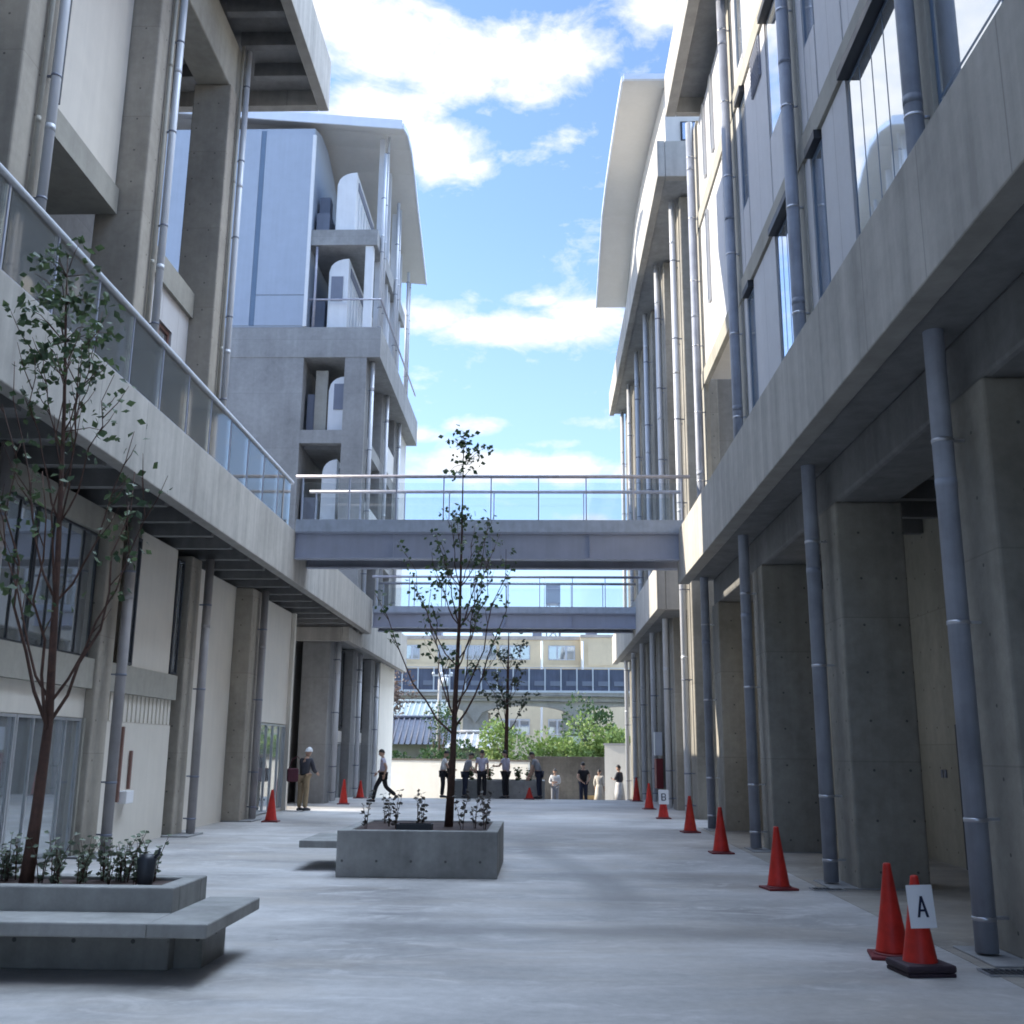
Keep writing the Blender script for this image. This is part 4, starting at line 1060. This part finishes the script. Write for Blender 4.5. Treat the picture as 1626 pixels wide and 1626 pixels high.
W = bpy.data.worlds.new('World'); S.world = W; W.use_nodes = True
nt = W.node_tree; bg = nt.nodes['Background']; bg.inputs[1].default_value = .11
sky = N(nt, 'ShaderNodeTexSky'); sky.sky_type = 'NISHITA'; sky.sun_disc = False
sky.sun_elevation = SUN_EL; sky.sun_rotation = SUN_AZ % (2*math.pi); sky.altitude = 30; sky.air_density = 1.0; sky.dust_density = .6; sky.ozone_density = 2.0
tc = N(nt, 'ShaderNodeTexCoord'); D = tc.outputs['Generated']
sx = N(nt, 'ShaderNodeSeparateXYZ'); nt.links.new(D, sx.inputs[0])
az = M(nt, 'ARCTAN2', sx.outputs[0], sx.outputs[1]); el = M(nt, 'ARCSINE', sx.outputs[2])
cb = N(nt, 'ShaderNodeCombineXYZ'); nt.links.new(az, cb.inputs[0]); nt.links.new(el, cb.inputs[1])
v = mapping(nt, cb.outputs[0], (1, 1.9, 1))
nz = noise(nt, v, 9, 10, .62, .5); nz2 = noise(nt, v, 30, 8, .62, .3)
big = noise(nt, v, 2.6, 4, .5, .3)
BL = [(-0.182,.648,.103,.034,1), (-.071,.633,.103,.03,1), (.025,.641,.048,.025,.9), (-.178,.581,.06,.031,1), (-.117,.558,.047,.024,.95), (-.069,.546,.02,.01,.6), (.126,.669,.031,.015,.7), (.018,.574,.027,.012,.35), (.058,.532,.017,.014,.3),
      (-.027,.399,.097,.013,.95), (.044,.413,.039,.016,.95), (-.118,.409,.036,.016,.9), (-.002,.426,.026,.006,.5), (-.052,.309,.044,.008,.5), (.043,.312,.031,.007,.45), (-.064,.269,.069,.014,1), (.024,.266,.056,.012,.95), (-.134,.298,.025,.008,.7), (-.001,.292,.032,.005,.4), (.048,.219,.025,.006,.6),
      (-.75,.55,.33,.28,.85), (-.38,.62,.12,.15,1), (-.33,.5,.07,.06,.9), (-1.15,.3,.4,.2,.7), (.9,.6,.4,.3,.6)]
tot = None
for a, e, wa, we, amp in BL:
    q = M(nt, 'ADD', M(nt, 'POWER', M(nt, 'DIVIDE', M(nt, 'SUBTRACT', az, a), wa), 2), M(nt, 'POWER', M(nt, 'DIVIDE', M(nt, 'SUBTRACT', el, e), we), 2))
    g = M(nt, 'MULTIPLY', M(nt, 'EXPONENT', M(nt, 'MULTIPLY', q, -.8)), amp)
    tot = g if tot is None else M(nt, 'MAXIMUM', tot, g)
outside = M(nt, 'MAXIMUM', M(nt, 'MULTIPLY', ramp(nt, M(nt, 'ABSOLUTE', az), .3, .5), ramp(nt, M(nt, 'ABSOLUTE', az), 1.3, 1.9, 1, .12)), ramp(nt, el, .95, 1.2))
tot = M(nt, 'MAXIMUM', tot, M(nt, 'MULTIPLY', M(nt, 'MULTIPLY', outside, ramp(nt, big, .42, .62)), .8))
dens = M(nt, 'ADD', M(nt, 'MULTIPLY', tot, .62), M(nt, 'ADD', M(nt, 'MULTIPLY', M(nt, 'SUBTRACT', nz, .5), 1.0), M(nt, 'MULTIPLY', M(nt, 'SUBTRACT', nz2, .5), .45)))
mask = ramp(nt, dens, .10, .42)
mask = M(nt, 'MULTIPLY', mask, ramp(nt, sx.outputs[2], -.01, .03))
shade = ramp(nt, M(nt, 'ADD', nz2, M(nt, 'MULTIPLY', nz, .8)), .6, 1.15)
CLOUD = 3.1
ccol = mixc(nt, shade, tuple(CLOUD*x for x in (.80, .86, .97)), tuple(CLOUD*x for x in (1.08, 1.07, 1.06)))
hz_ = ramp(nt, el, 0, .5, .42, 0)
skyc = mixc(nt, hz_, mixc(nt, 1.0, sky.outputs[0], (.86, .90, 1.03), 'MULTIPLY'), tuple(CLOUD*x for x in (.52, .70, 1.0)))
# unseen cloud overhead, added as fill light for the street, stronger to the right
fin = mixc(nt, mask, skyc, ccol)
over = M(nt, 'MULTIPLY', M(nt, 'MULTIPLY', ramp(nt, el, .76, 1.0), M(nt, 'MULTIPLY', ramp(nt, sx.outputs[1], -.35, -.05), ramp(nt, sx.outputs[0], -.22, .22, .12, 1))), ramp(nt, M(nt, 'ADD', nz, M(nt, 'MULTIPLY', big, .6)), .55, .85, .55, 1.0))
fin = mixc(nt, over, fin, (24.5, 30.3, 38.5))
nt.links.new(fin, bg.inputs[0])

S.view_settings.view_transform = 'Standard'; S.view_settings.look = 'None'; S.view_settings.exposure = 1.85; S.view_settings.gamma = 1
S.cycles.filter_width = 1.8; S.cycles.use_denoising = True; S.cycles.max_bounces = 8; S.cycles.diffuse_bounces = 5; S.cycles.glossy_bounces = 4; S.cycles.transparent_max_bounces = 24
S.cycles.caustics_reflective = False; S.cycles.caustics_refractive = False; S.cycles.sample_clamp_indirect = 6
